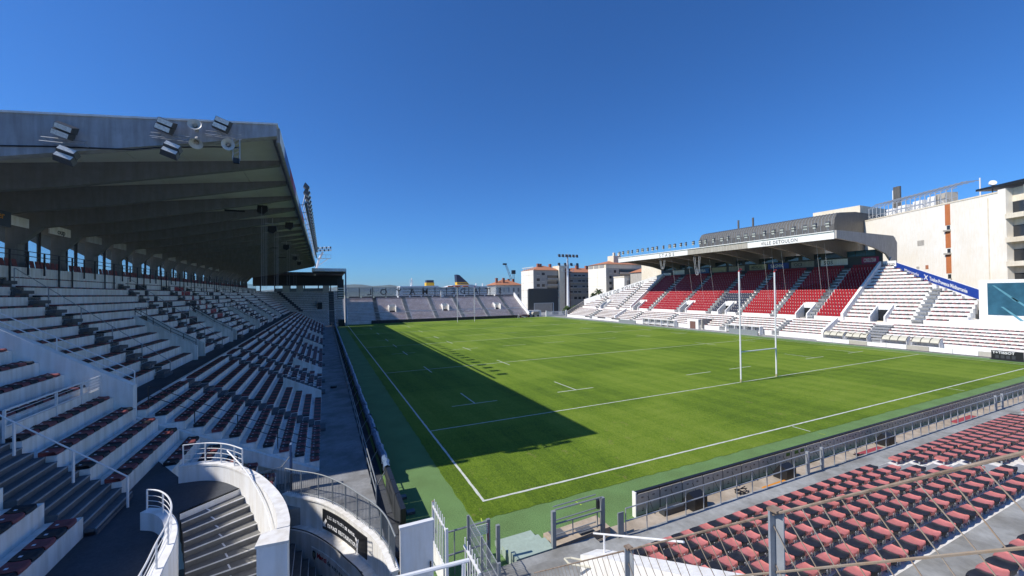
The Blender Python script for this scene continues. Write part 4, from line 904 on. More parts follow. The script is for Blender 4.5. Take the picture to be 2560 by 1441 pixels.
def truss(x0,x1,z,label):
    t=thing('lighting_truss',label,'truss',(x0,-3.8,z))
    for dz,dy in ((0,-3.75),(0,-3.98),(.2,-3.86)): pipe('chord',(x0,dy,z+dz),(x1,dy,z+dz),.022,'steel',t,5)
    n=int((x1-x0)/.22)
    for i in range(n): a=lerp(x0,x1,i/n);b_=lerp(x0,x1,(i+1)/n); pipe('lattice',(a,-3.75 if i%2 else -3.86,z if i%2 else z+.2),(b_,-3.86 if i%2 else -3.75,z+.2 if i%2 else z),.012,'steel',t,4)
truss(-16.8,-15.4,15.62,'short aluminium truss holding the leftmost gable floodlights'); truss(-13.3,-11.9,16.35,'short aluminium truss between the gable floodlights and horns'); truss(-11.3,-9.9,16.75,'aluminium truss near the gable tip')
vt=thing('lighting_truss','vertical truss end hanging under the gable tip','truss',(-10.1,-3.9,16.)); 
for dx in (-.14,.14): pipe('chord',(-10.1+dx,-3.9,16.7),(-10.1+dx,-3.9,15.7),.022,'steel',vt,5)
for i in range(5): pipe('lattice',(-10.24,-3.9,15.75+.2*i),(-9.96,-3.9,15.95+.2*i),.012,'steel',vt,4)
bx('chain_box',(-10.22,-9.98,-4.0,-3.8,15.55,15.78),'black',vt)
def horn(x,z,dirv,label):
    t=thing('horn_speaker',label,'speaker',(x,-3.9,z)); d=Vector(dirv).normalized(); p=Vector((x,-3.9,z)); b=MB()
    prof=[(0,.05),(.14,.07),(.26,.13),(.34,.22),(.37,.27)]
    for (a,r),(c,r2) in zip(prof,prof[1:]): b.tube(p+d*a,p+d*c,r,18,0,r2,False)
    b.build('bell','cream_plastic',t,True); b=MB(); b.tube(p-d*.16,p+d*.01,.09,12); b.build('driver','gable',t); b=MB(); b.tube(p+d*.12,p+d*.26,.05,10,0,.06); b.build('plug','timber',t)
horn(-11.65,16.95,(.05,-1,.25),'upper grey horn speaker on the gable'); horn(-11.62,16.45,(.05,-.75,-.8),'horn speaker tilted downwards on the gable'); horn(-10.4,16.35,(.1,-1,-.15),'cream horn speaker near the tip of the gable')
cbl=MB().path([(-18.4,-3.63,15.3),(-16.8,-3.63,15.5),(-14,-3.63,15.75),(-13.2,-3.63,15.95),(-11,-3.63,16.3),(-10,-3.63,16.4)],.03,5).build('power_cable','black'); tag(cbl,'black power cable sagging along the gable beam','cable')
# speakers hanging under the roof
for (x,y,z,lab) in ((-11.,13.0,16.55,'dark speaker cluster hanging on a bracket under the second bay of the shaded roof'),(-11.,20.,15.9,'square black speaker hanging under the shaded roof'),(-9.6,21.5,16.6,'small black speaker close to the shaded roof edge'),(-11.,36.5,15.9,'black speaker hanging deeper under the shaded roof'),(-11.,55.,15.9,'farther black speaker hanging under the shaded roof'),(-11,68,15.9,'farthest black speaker hanging under the shaded roof')):
    t=thing('hanging_speaker',lab,'speaker',(x,y,z)); pipe('hanger',(x,y,z),(x,y,17.1),.05,'galv',t); MB().prism([(x-.35,z+.25),(x-.4,z-.3),(x+.1,z-.5),(x+.4,z-.2),(x+.35,z+.25)],'y',y-.35,y+.35).build('cabinet','black',t); bx('bracket',(x-.6,x+.6,y-.05,y+.05,z+.5,z+.58),'steel',t)
# lighting mast behind the roof end
lm=thing('lighting_mast','white raked lighting mast with lamps rising beyond the shaded roof end','lighting mast',(-8,106,16))
MB().path([(-8.9,106,15),(-7.6,106,20.0),(-6.6,106,22.)],.3,8).build('mast','white_steel',lm); bx('platform',(-8.4,-4.4,105.6,106.4,20.05,20.15),'galv',lm)
for x in (-8.4,-7.1,-5.8,-4.4): pipe('guard_post',(x,105.6,20.1),(x,105.6,21.2),.05,'galv',lm,4)
pipe('guard_rail',(-8.4,105.6,21.2),(-4.4,105.6,21.2),.05,'galv',lm,4); pipe('brace',(-8.3,106,17.6),(-5.2,106,20.05),.1,'white_steel',lm)
for r in range(2):
    pipe('lamp_bar',(-8.6,106,22.3+.75*r),(-4.2,106,22.7+.75*r),.08,'white_steel',lm)
    for i in range(8): x=-8.4+.56*i; MB().prism([(105.5,22.0+.05*i+.75*r),(105.9,22.3+.05*i+.75*r),(105.8,22.65+.05*i+.75*r),(105.45,22.5+.05*i+.75*r)],'x',x-.2,x+.2).build('lamp','lamp_glass' if (i+r)%2 else 'lamp_body',lm)
# ------------------------------------------------------------------ BEYOND THE STADIUM
sc2=thing('rear_screen','large black scoreboard seen from behind with an opening under it','scoreboard',(72,112,0))
MB().prism([(65.5,.2),(65.5,10.2),(65.9,10.7),(78.2,10.7),(78.8,10.2),(78.8,.2),(76.6,.2),(76.6,5.0),(67.8,5.0),(67.8,.2)],'y',112,113).build('casing','panel_dark',sc2)
MB().path([(67.85,111.95,.2),(67.85,111.95,4.95),(76.55,111.95,4.95),(76.55,111.95,.2)],.1,4).build('edge_trim','white_steel',sc2)
mt=thing('floodlight_mast','tall white floodlight mast beside the apartment blocks','lighting mast',(91.9,125,0)); MB().tube((91.9,125,-1),(91.9,125,26.),.75,12,0,.35).build('pole','white_steel',mt)
for z,wd,nn_ in ((25.,4.6,6),(21.2,4.8,4)):
    pipe('crossarm',(91.9-wd,125,z),(91.9+wd,125,z),.12,'white_steel',mt)
    for i in range(nn_): x=91.9-wd+2*wd*i/(nn_-1); h=MB().prism([(124.0,z-.5),(124.9,z-.1),(124.8,z+.9),(124.2,z+.8)],'x',x-.45,x+.45).build('lamp','lamp_body',mt)
MB().path([(89,125,19.6),(89,125,18.4),(95,125,18.4),(95,125,19.6)],.08,4).build('service_cage','white_steel',mt)
def facade_windows(t,x0,x1,y,z0,z1,nx,nz,mat='window_dark',fx=.6,fz=.5,skip=()):
    for j in range(nz):
        for i in range(nx):
            if (i,j) in skip: continue
            cx=lerp(x0,x1,(i+.5)/nx); cz=lerp(z0,z1,(j+.5)/nz); wx=(x1-x0)/nx*fx/2; wz=(z1-z0)/nz*fz/2
            w_=bx('window',(cx-wx,cx+wx,y-.06,y-.02,cz-wz,cz+wz),mat if (i*7+j*3)%4 else 'curtain',t); bx('sill',(cx-wx-.1,cx+wx+.1,y-.16,y-.02,cz-wz-.14,cz-wz-.01),'bld_white',w_)
def balcony(t,x0,x1,y,z): bx('balcony',(x0,x1,y-1.1,y-.02,z,z+.95),'bld_grey',t); bx('balcony_recess',(x0+.1,x1-.1,y-.05,y-.02,z+.97,z+2.5),'window_dark',t)
def hip(t,x0,x1,y0,y1,z,h,ov=.6,mat='tile'):
    x0-=ov;x1+=ov;y0-=ov;y1+=ov; m=min(x1-x0,y1-y0)/2; 
    if x1-x0>y1-y0: r=[(x0+m,(y0+y1)/2,z+h),(x1-m,(y0+y1)/2,z+h)]; f=[(0,1,5,4),(1,2,5),(2,3,4,5),(3,0,4)]
    else: r=[((x0+x1)/2,y0+m,z+h),((x0+x1)/2,y1-m,z+h)]; f=[(0,1,4),(1,2,5,4),(2,3,5),(3,0,4,5)]
    MB().add([(x0,y0,z),(x1,y0,z),(x1,y1,z),(x0,y1,z)]+r,f+[(3,2,1,0)]).build('roof',mat,t)
ap=thing('apartment_block','grey balconied apartment block with red tiled roof behind the scoreboard','building',(108,177,0))
bx('wall',(98.8,117.,170,185,-3,21.5),'bld_grey',ap); bx('gable_wall',(98.5,98.79,170,185,-3,21.6),'bld_white',ap)
for i in range(4): bx('joint',(98.46,98.5,171.5+i*3.6,171.6+i*3.6,-3,21),'bld_grey',ap)
for z in (2,6.2,10.4,14.6,18.8): bx('joint',(98.46,98.5,170,185,z,z+.1),'bld_grey',ap)
facade_windows(ap,100,106.4,170,5,21,2,5)
for z in (6.,9.4,12.8,16.2): balcony(ap,107.2,115.,170,z)
hip(ap,99,117,170,185,21.6,3.0)
for i in range(6): bx('terrace_frame',(98.6,98.9,170.4+2.4*i,170.6+2.4*i,21.6,23.2),'bld_white',ap)
bx('terrace_beam',(98.6,98.9,170.2,184,23.21,23.4),'bld_white',ap)
for x,y in ((104.,175),(106.,176),(112.5,176)): bx('chimney',(x,x+1.3,y,y+1.3,23,25.6),'brick_stack',ap)
bx('lift_tower',(114.4,121.,168.6,176,-3,24.2),'bld_cream',ap); bx('stair_bay',(118.2,121.5,168.2,168.58,-3,22.6),'bld_brown',ap)
for j in range(6): bx('stair_window',(118.8,121.,168.1,168.18,2+3.2*j,3.7+3.2*j),'window_dark',ap)
a2=thing('apartment_block','long grey apartment block with strings of balconies right of the brown stair bay','building',(132,175,0))
bx('wall',(121.6,150,171,186,-3,20.6),'bld_grey',a2); facade_windows(a2,122.5,140,171,4,20,6,5,fx=.7)
for z in (8.,11.2,14.4,17.6): bx('balcony',(122.,142,169.9,170.98,z,z+.8),'bld_grey',a2)
hip(a2,121.6,150,171,186,20.7,3.)
for x in (124,131,138,): bx('chimney',(x,x+1.8,176,177.5,22,25.),'brick_stack',a2)
wb=thing('white_block','cream apartment block with blank lit gable behind the terrace corner','building',(136,147,0))
bx('wall',(124.9,150,140,155,-3,22.6),'bld_grey',wb); bx('gable_wall',(124.6,124.89,139.9,155.1,-3,21.3),'bld_white',wb)
for z in (3,7.5,12,16.5): bx('joint',(124.55,124.6,140,155,z,z+.1),'bld_cream',wb)
bx('joint',(124.55,124.6,147,147.1,-3,21.2),'bld_cream',wb)
for i in range(3): bx('loggia',(124.56,124.6,141.5+4.6*i,145.2+4.6*i,21.4,23.0),'curtain',wb)
bx('attic',(124.7,150,139.95,155,21.31,23.3),'bld_cream',wb); hip(wb,124.9,150,140,155,23.35,2.2)
facade_windows(wb,126,132,139.95,6,21,2,5,fx=.5)
for z in (11.,14.6,18.2): balcony(wb,133.,146.,139.95,z)
bx('water_tower',(133,138,144,149,24.,28.2),'bld_cream',wb); bx('chimney',(133.2,134.2,144,145,28.2,29.8),'bld_cream',wb); bx('chimney',(136.6,137.6,144,145,28.2,29.6),'bld_cream',wb)
an=thing('cream_annex','low cream house with three grey shutters above the slanted parapet','building',(136,133,0)); bx('wall',(128.,143,130,138,-3,16.0),'bld_white',an); bx('parapet',(127.8,143.2,129.8,138,16.01,16.7),'bld_cream',an)
for x in (129.6,134.,138.4): bx('shutter',(x,x+2.,129.9,129.98,12.2,14.6),'bld_grey',an)
for x in (140,142.): bx('chimney',(x,x+.9,131,132,16.7,18.2),'bld_white',an)
a3=thing('white_gable_block','plain cream gable block seen under the end of the white roof','building',(140,112,0)); bx('wall',(128,150,104,118,-3,22.5),'bld_cream',a3); bx('parapet',(127.7,150,103.7,118.3,22.51,23.),'bld_white',a3)
a4=thing('tiled_block','low block with red tiled roof seen under the white roof','building',(140,124,0)); bx('wall',(131,152,120,129,-3,18.2),'bld_grey',a4); hip(a4,131,152,120,129,18.3,2.4); facade_windows(a4,132,144,120,13.5,18,4,1,fx=.5)
for x in (135,138.5,141): bx('chimney',(x,x+1.3,124,125.2,20,22.),'brick_stack',a4)
hs=thing('tiled_house','cream house with hipped red tiled roof and chimneys behind the glass screen','building',(96,206,0)); bx('wall',(88.5,106,200,214,-3,13.9),'bld_white',hs); hip(hs,88.5,106,200,214,14.0,3.4,1.); facade_windows(hs,89,105.5,200,5,13,5,2,'curtain',.35,.6)
for x,y in ((90.,203),(94.2,202.),(99.5,206),(103,206.5)): bx('chimney',(x,x+1.3,y,y+1.3,14.4,18.4 if x<99 else 18.),'brick_stack',hs)
cr=thing('harbour_crane','lattice harbour crane jib rising behind the tiled house','crane',(130,262,0))
for dx in (0,1.2): pipe('jib',(131+dx,262,10),(122.5+dx,262,31.5),.22,'galv',cr,4); pipe('tower',(129.2+dx,262,0),(129.2+dx,262,27),.22,'galv',cr,4)
for i in range(9): t=i/9; pipe('lattice',(lerp(131,122.5,t),262,lerp(10,31.5,t)),(lerp(132.2,123.7,t+.06),262,lerp(10,31.5,t+.06)),.14,'galv',cr,4)
bx('cab',(128.4,131.2,261,263,24,27),'dark_metal',cr); bx('jib_head',(120.8,123.8,261.4,262.6,31,32.3),'dark_metal',cr)
# ferries in the harbour
f1=thing('ferry','white ferry upperworks with yellow and navy funnel behind the glass screen','ship',(68,300,0))
MB().prism([(46,6),(47,15.2),(76,15.6),(79,14),(96,14),(100,6)],'y',292,308).build('superstructure','ship_white',f1)
for z in (8.2,10.4,12.6): bx('window_band',(49,94,291.9,291.99,z,z+.8),'window_dark',f1)
bx('funnel',(68.4,75.,297,303,15.61,18.2),'ship_yellow',f1); bx('funnel_top',(68.9,74.6,297.2,302.8,18.21,20.2),'ship_navy',f1); MB().tube((57.,300,15.3),(57.4,300,22.),.9,8,0,.3).build('radar_mast','ship_white',f1)
for z in (17,18.6,20): bx('radar_arm',(55.6,58.8,299.6,300.4,z,z+.4),'ship_white',f1)
f2=thing('ferry','white ferry with tall navy and yellow fin funnel and orange lifeboats','ship',(110,300,0))
MB().prism([(82,6),(84,14.4),(90,16.0),(106,16.4),(112,15.),(140,15.),(142,6)],'y',293,309).build('superstructure','ship_white',f2)
for z in (8.2,10.4,12.4): bx('window_band',(85,138,292.9,292.99,z,z+.7),'window_dark',f2)
MB().prism([(94.6,16.2),(94.4,18.6),(103.8,18.4),(105.6,16.2)],'y',298,304).build('funnel','ship_yellow',f2); MB().prism([(94.4,18.62),(94.,25.),(96.6,24.6),(103.7,18.42)],'y',298,304).build('funnel_top','ship_navy',f2); MB().prism([(94.6,17.2),(94.6,17.9),(104.2,17.9),(104.5,17.2)],'y',297.95,297.99).build('funnel_band','ship_navy',f2)
for x in (85.,91.,98.): bx('lifeboat',(x,x+4.4,292.,292.9,14.3,15.4),'ship_orange',f2)
for x in (112,118,126): pipe('vent',(x,300,15),(x,300,17.6),.5,'ship_white',f2)
# hills
def ridge(name,y,pts,mat,base=-5,depth=900):
    b=MB(); n=len(pts); vs=[]
    for x,z in pts: vs+=[(x,y,base),(x,y+depth*.45,z),(x,y+depth,z*.6)]
    b.add(vs,[q for i in range(n-1) for q in ((3*i,3*i+3,3*i+4,3*i+1),(3*i+1,3*i+4,3*i+5,3*i+2))]); struct(b.build(name,mat))
hp_=[]; rh=random.Random(4)
for i in range(61):
    x=-1800+i*90; u=(x-160)/480.; z=62+48*math.exp(-((x-230)/170)**2)+44*math.exp(-((x-640)/150)**2)+22*math.exp(-((x-420)/120)**2)+rh.uniform(-5,5)-max(0,(x-900))*.05
    hp_.append((x,max(10,z)))
ridge('hills',4000,hp_,'hill'); ridge('coast_hills',1500,[(-700+i*50,14+rh.uniform(-3,6)) for i in range(50)],'hill_mid',-5,300)
# right-hand background buildings
dk=thing('metal_hall','dark zinc-clad hall with rounded metal eaves behind the white roof','building',(122,52,0))
MB().prism([(112,-3),(112,25.8),(112.3,27.3),(113.2,28.4),(114.6,28.9),(122,29.6),(150,29.6),(150,-3)],'y',31.5,72.4).build('body','zinc',dk)
for i in range(26): bx('seam',(111.9,112,33+i*1.5,33.12+i*1.5,20,25.6),'paint_grey',dk)
for i in range(50): MB().prism([(111.93,25.7),(112.22,27.4),(113.15,28.5),(114.6,29.0),(114.6,28.95),(113.2,28.4),(112.3,27.3),(112,25.7)],'y',32+i*.8,32.1+i*.8).build('eaves_rib','paint_grey',dk)
for y in (62.,57.): pipe('vent_pipe',(118,y,28),(118,y,32.2),.3,'zinc',dk)
# long pale wall running obliquely
bw=thing('long_pale_building','long cream building with an orange window strip and rooftop steel frames','building',(119,18,0))
P=Vector((127.3,33.2)); Q=Vector((111.2,3.6)); dd=(Q-P).normalized(); nrm=Vector((dd.y,-dd.x))*1.0     # faces the pitch
if nrm.x>0: nrm=-nrm
def obox(t,name,mat,s0,s1,n0,n1,z0,z1):
    a=[P+dd*s0+nrm*n0,P+dd*s1+nrm*n0,P+dd*s1+nrm*n1,P+dd*s0+nrm*n1]; poly=[(v.x,v.y) for v in a]
    return MB().prism(poly,'z',z0,z1).build(name,mat,t)
LW=(Q-P).length
obox(bw,'wall','bld_white',0,LW,-14,0,-3,27.2); obox(bw,'coping','bld_cream',-.1,LW+.1,-.4,.08,27.21,27.5)
sO=LW*.715
for z0,z1 in ((22.6,27.1),(17.7,21.3),(12.2,16.3),(6.5,10.8)):
    obox(bw,'orange_panel','bld_orange',sO-.55,sO+.55,.005,.05,z0,z1)
for z in (21.5,16.5,11.0):
    w_=obox(bw,'window','window_dark',sO-.2,sO+.45,.005,.06,z,z+1.0); obox(bw,'balcony','bld_grey',sO-.6,sO+.6,.02,.5,z-.25,z+.1)
for s,z,w2,h2,m_ in ((LW*.53,18.9,1.6,1.2,'bld_grey'),(LW*.505,13.2,.7,.9,'bld_grey'),(LW*.57,13.4,.7,.9,'tile')): obox(bw,'window',m_,s-w2/2,s+w2/2,.005,.04,z,z+h2)
obox(bw,'drainpipe','bld_cream',LW*.945,LW*.95,.01,.1,2,26.6)
obox(bw,'canopy','bld_cream',LW*.06,LW*.11,.01,.9,22.,22.2)
# rooftop steel frames
for i in range(19):
    s=LW*(.06+.036*i); p=P+dd*s-nrm*1.2; q=P+dd*s-nrm*7
    MB().path([(p.x,p.y,27.3),(p.x,p.y,30.6),(lerp(p.x,q.x,.35),lerp(p.y,q.y,.35),31.9),(q.x,q.y,32.2)],.09,4).build('roof_frame','galv',bw)
for z,o in ((28.6,1.2),(30.5,1.2),(31.8,3.2)):
    a=P+dd*LW*.05-nrm*o; b_=P+dd*LW*.74-nrm*o; pipe('roof_rail',(a.x,a.y,z),(b_.x,b_.y,z),.08,'galv',bw,4)
for i in range(18):
    a=P+dd*LW*(.06+.036*i)-nrm*1.2; b_=P+dd*LW*(.096+.036*i)-nrm*1.2; pipe('roof_brace',(a.x,a.y,27.4 if i%2 else 28.5),(b_.x,b_.y,28.5 if i%2 else 27.4),.06,'galv',bw,4)
for i,s in enumerate((.17,.27,.39,.5,.56)): obox(bw,'plant_unit','white_clean' if i<4 else 'bld_grey',LW*s,LW*(s+.07),-5,-2.6,27.6,29.6+.2*i)
for s in (.10,.125): p=P+dd*LW*s-nrm*7; pipe('flue',(p.x,p.y,27),(p.x,p.y,36),.55,'zinc',bw,8)
p=P+dd*LW*.06-nrm*8; pipe('antenna',(p.x,p.y,30),(p.x,p.y,35.5),.6,'white_clean',bw,8); bx('roof_house',(130,150,34.,46,20,32.5),'bld_cream',bw)
p=P+dd*LW*.93-nrm*1.5; b=MB(); b.tube((p.x,p.y,29.6),(p.x-.25,p.y-.15,29.75),.55,16); b.build('dish','white_clean',bw); pipe('dish_post',(p.x,p.y,27.2),(p.x,p.y,29.5),.08,'galv',bw)
p=P+dd*LW*.85-nrm*2; pipe('mast',(p.x,p.y,27),(p.x,p.y,31.5),.12,'white_steel',bw); obox(bw,'dark_roof_edge','black',LW*.9,LW*1.3,-6,.6,28.3,28.7)
br_=thing('balcony_block','pale block with curved shaded balconies right of the long cream wall','building',(110,-2,0))
obox(br_,'wall','bld_cream',LW+1.2,LW*1.6,-12,-1.2,-3,27.8); obox(br_,'pier','bld_white',LW+.01,LW+1.3,-3,.1,-3,27.8); obox(br_,'pier','bld_white',LW+4.2,LW+5.2,-3,.1,-3,27.8)
for z in (8.5,13.,17.5,22.): obox(br_,'balcony','bld_cream',LW+1.31,LW+4.19,-1.19,.3,z,z+.9); obox(br_,'recess','window_dark',LW+1.31,LW+4.19,-1.19,-1.1,z+.91,z+3.2)
# planting: palms, bush, white fence and parked cart beyond the far corner
def palm(x,y,h,label,seed):
    q=random.Random(seed); t=thing('palm_tree',label,'palm tree',(x,y,0)); b=MB(); pts=[(x+.15*math.sin(i),y,h*i/6) for i in range(7)]
    for i in range(6): b.tube(pts[i],pts[i+1],.42-.03*i,8,0,.40-.03*i)
    b.build('trunk','bark',t); b=MB(); top=Vector(pts[-1])
    for k in range(46):
        a=q.uniform(0,2*math.pi); el=q.uniform(-.5,1.2); L=q.uniform(2.0,3.1); d=Vector((math.cos(a)*math.cos(el),math.sin(a)*math.cos(el),math.sin(el))); s=d.cross(Vector((0,0,1))).normalized(); pv=None
        for i in range(7):
            t_=i/6; c=top+d*L*t_+Vector((0,0,-1.5*t_*t_)); w_=.05+.28*math.sin(math.pi*min(1,t_*.9+.1)); cur=(c-s*w_+Vector((0,0,-w_*.6)),c,c+s*w_+Vector((0,0,-w_*.6)))
            if pv and i%1==0: b.add([pv[0],pv[1],cur[1],cur[0]],[(0,1,2,3)]); b.add([pv[1],pv[2],cur[2],cur[1]],[(0,1,2,3)])
            pv=cur
    b.build('crown','frond',t)
palm(101.,118.5,7.6,'shorter palm tree in front of the long apartment block',1); palm(104.5,119.5,9.4,'taller palm tree in front of the long apartment block',2)
bu=thing('round_bush','bright green rounded bush beside the white fence','bush',(88,112,0)); q=random.Random(9); b=MB()
for k in range(2600):
    a=q.uniform(0,2*math.pi); u=q.random()**.4; ph=q.uniform(0,1); p=Vector((86.5+5.2*u*math.cos(a)*math.sqrt(1-ph*ph*.8),113+2.2*u*math.sin(a),.4+3.0*ph*u+.4*math.sin(a*3))); n=Vector((q.uniform(-1,1),q.uniform(-1,1),q.uniform(0,1))).normalized(); s=n.orthogonal().normalized()*q.uniform(.12,.22); t_=n.cross(s)
    b.quad(p-s-t_,p+s-t_,p+s+t_,p-s+t_)
b.build('foliage','bush',bu); b=MB()
for i in range(4): b.tube((84.5+1.4*i,113,0),(84.3+1.5*i,113,2.),.08,5)
b.build('stem','bark',bu)
wf=thing('white_fence','white picket fence beyond the far corner of the pitch','fence',(77,107,0))
for i in range(26): bx('picket',(70.6+i*.32,70.72+i*.32,106.9,107,.0,1.9),'white_steel',wf)
for z in (.2,1.75): bx('rail',(70.5,79,106.86,106.9,z,z+.12),'white_steel',wf)
for x in (70.2,79.1): bx('post',(x,x+.5,106.8,107.2,0,2.2),'white_clean',wf)
ct=thing('utility_cart','small grey utility cart parked beside the white hut','cart',(66.5,108,0)); MB().prism([(64.6,.5),(64.6,1.0),(65.2,1.9),(67.4,1.9),(67.5,.5)],'y',107.4,108.9).build('body','bld_grey',ct); bx('windscreen',(65.2,67.2,107.35,107.39,1.1,1.75),'glass',ct)
for x in (65.1,67.): b=MB(); b.tube((x,107.3,.38),(x,107.6,.38),.38,12); b.build('wheel','black',ct)
ht=thing('white_hut','low white hut between the far terrace and the fence','hut',(65,111,0)); bx('wall',(63.4,69.8,110,113,0,2.3),'white_clean',ht); bx('door',(64.,65.,109.95,109.99,.05,2.0),'window_dark',ht); bx('window',(66.5,69,109.95,109.99,.9,1.8),'window_dark',ht)
# ------------------------------------------------------------------ SEATS
def seat_tmpl(legs=False,lod=0):
    V=[];F=[];Mi=[]
    if lod==0:
        us=(-1,-.55,0,.55,1); prof=((-.225,.0),(-.235,.092),(-.215,.112),(-.10,.085),(.04,.074),(.15,.082),(.215,.075),(.225,.01))
        for j,(x,z) in enumerate(prof):
            for u in us:
                e=abs(u); wd=.206*(.95 if j in(1,2) else 1); xx=x+(.035*e*e if j<3 else (-.03*e*e if j>5 else 0)); zz=z+(.026*e*e if 1<=j<=5 else 0)
                V.append((xx,u*wd,zz))
        n=5
        for j in range(len(prof)-1):
            for i in range(n-1): F.append((j*n+i,(j+1)*n+i,(j+1)*n+i+1,j*n+i+1)); Mi.append(0)
        for i in (0,n-1):
            q=[j*n+i for j in range(len(prof))]; F.append(tuple(q if i==0 else q[::-1])); Mi.append(0)
        o=len(V); V+=[(-.12,-.035,.095),(-.06,-.035,.088),(-.06,.035,.088),(-.12,.035,.095)] if not legs else [(-.240,-.025,.03),(-.240,.025,.03),(-.243,.025,.07),(-.243,-.025,.07)]
        F.append((o,o+1,o+2,o+3) if not legs else (o+3,o+2,o+1,o)); Mi.append(1)
        if legs:
            for y in (-.16,.16):
                o=len(V); x0,x1,y0,y1,z0,z1=-.17,-.12,y-.02,y+.02,-.15,.02
                V+=[(x0,y0,z0),(x1,y0,z0),(x1,y1,z0),(x0,y1,z0),(x0,y0,z1),(x1,y0,z1),(x1,y1,z1),(x0,y1,z1)]
                for f in ((0,1,5,4),(1,2,6,5),(2,3,7,6),(3,0,4,7)): F.append(tuple(a+o for a in f)); Mi.append(2)
        if legs: V=[(x*.88,y,z*.9 if z>0 else z) for x,y,z in V]
    elif lod==1:
        V=[(-.22,-.2,0),(-.22,.2,0),(-.22,-.19,.10),(-.22,.19,.10),(0,-.2,.07),(0,.2,.07),(.2,-.2,.065),(.2,.2,.065),(.21,-.2,0),(.21,.2,0)]
        F=[(1,0,2,3),(3,2,4,5),(5,4,6,7),(7,6,8,9),(0,8,6,4,2),(1,3,5,7,9)]; Mi=[0]*6
    else:   # bucket seat with back
        V=[(-.2,-.21,.1),(-.2,.21,.1),(.2,-.21,.12),(.2,.21,.12),(-.30,-.2,.66),(-.30,.2,.66),(.2,-.2,.02),(.2,.2,.02),(-.24,-.2,.02),(-.24,.2,.02),(-.35,-.14,.66),(-.35,.14,.66)]
        F=[(0,2,3,1),(0,1,5,4),(2,6,7,3),(4,5,11,10),(8,9,11,10)[::-1],(0,4,10,8,6,2),(1,3,7,9,11,5)]; Mi=[0]*7
    return V,F,Mi
def in_view(p,mx=.04):
    d=Vector(p)-CAM; z=d.dot(f_)
    if z<.5: return False
    return abs(d.dot(r_)/z)<1.27*(1+mx) and abs(d.dot(u_)/z)<.715*(1+mx)
S=[]   # (x,y,z,rot,colour,zone,row)
def run(n0,n1,step,fn,skip,zone,row,off=0):
    i=0; q=n0; c_=0
    while q<n1:
        if not any(a<q<b_ for a,b_ in skip):
            x,y,z,r=fn(q); c_+=1; S.append((x,y,z,r,(i+off)%2,zone,row,c_))
        q+=step; i+=1
for k in range(11):
    sk=[(y-.85,y+.85) for y in LSTAIR]
    if k<5: sk+=[(v-.3,v+.4) for v in (9.9,21.2,43.,60.)]
    run(STAND_Y0+.3,yC(xL(k))-.3,.46,lambda q:(xL(k)-.21,q,zL(k),0),sk,'lower terrace',k+1,k)
    run(xL(k)+.4,XE-.3,.46,lambda q:(q,yC(xL(k))+.21,zL(k),-math.pi/2),[(-5.2,-3.3)],'corner',k+1,k)
    sk=[(y-.8,y+.8) for y in USTAIR]
    if k<VK+1: sk+=[(v-.3,v+VW+.3) for v in VOM]
    run(STAND_Y0+.3,yC(xU(k))-.3,.46,lambda q:(xU(k)-.21,q,zU(k),0),sk,'upper terrace',k+1,k)
    run(xU(k)+.4,XE-.3,.46,lambda q:(q,yC(xU(k))+.21,zU(k),-math.pi/2),[(-5.2,-3.3)],'corner',k+1,k)
for j in range(-8,8):
    if j<3: run(SY1+.2,YW-.1,.45,lambda q:(xN(j)-.21,q,zN(j),0),[],'corner terrace',3-j,j); run(-20.,SY0-.25,.45,lambda q:(xN(j)-.21,q,zN(j),0),[],'corner terrace near',3-j,j)
    else: run({3:-7.5,4:-6.9,5:-6.7,6:-6.5,7:-6.3}[j],YW-.1,.45,lambda q:(xN(j)-.21,q,zN(j),0),[],'corner terrace low',j-2,j)
for k in range(7): run(1.9 if k<4 else 1.7,58,.42,lambda q:(q,yT(k)-.0,zT(k),math.pi/2),[(x-.15,x+1.5) for x in (16.2,33.,50.)],'near terrace',k+1,k)
for k in range(3): run(1.7,30,.42,lambda q:(q,-23.51-.82*k-.2,zT(7+k)+.58,math.pi/2),[],'near terrace upper',k+1,k)
far=[]
def runf(*a): n=len(S); run(*a); far.extend(S[n:]); del S[n:]
for k in range(NF): runf(FX0+.4,FX1-.2,.48,lambda q:(q,yF(k)+.22,zF(k),-math.pi/2),[(x-.2,x+1.5) for x in FST]+([(x-.2,x+2.6) for x in FV] if 5<k<10 else []),'far',k,k)
for k in range(6): runf(-12.8,98.6,.48,lambda q:(xR(k)+.22,q,zR(k),math.pi),[(y-.1,y+(2.7 if y in(7.,84.) else 1.3)) for y in (7.,23.,34.8,51.6,64.4,84.)]+[(15.,15.6),(72.1,72.7)],'right low',k,k)
reds=[]
for k in range(NV):
    x=xV(k); vs=[(v-.3,v+2.4) for v in RV] if k<4 else []; st=[(y-.15,y+1.45) for y in RST]
    runf(yv0(x)+.4,15.0,.48,lambda q:(x+.24,q,zV(k),math.pi),vs+st,'right',k,k); runf(72.8,yv1(x)-.4,.48,lambda q:(x+.24,q,zV(k),math.pi),vs+st,'right',k,k)
    n=len(S); run(15.7,72.,.5,lambda q:(x+.34,q,zV(k),math.pi),vs+st,'red',k,k); reds+=S[n:]; del S[n:]
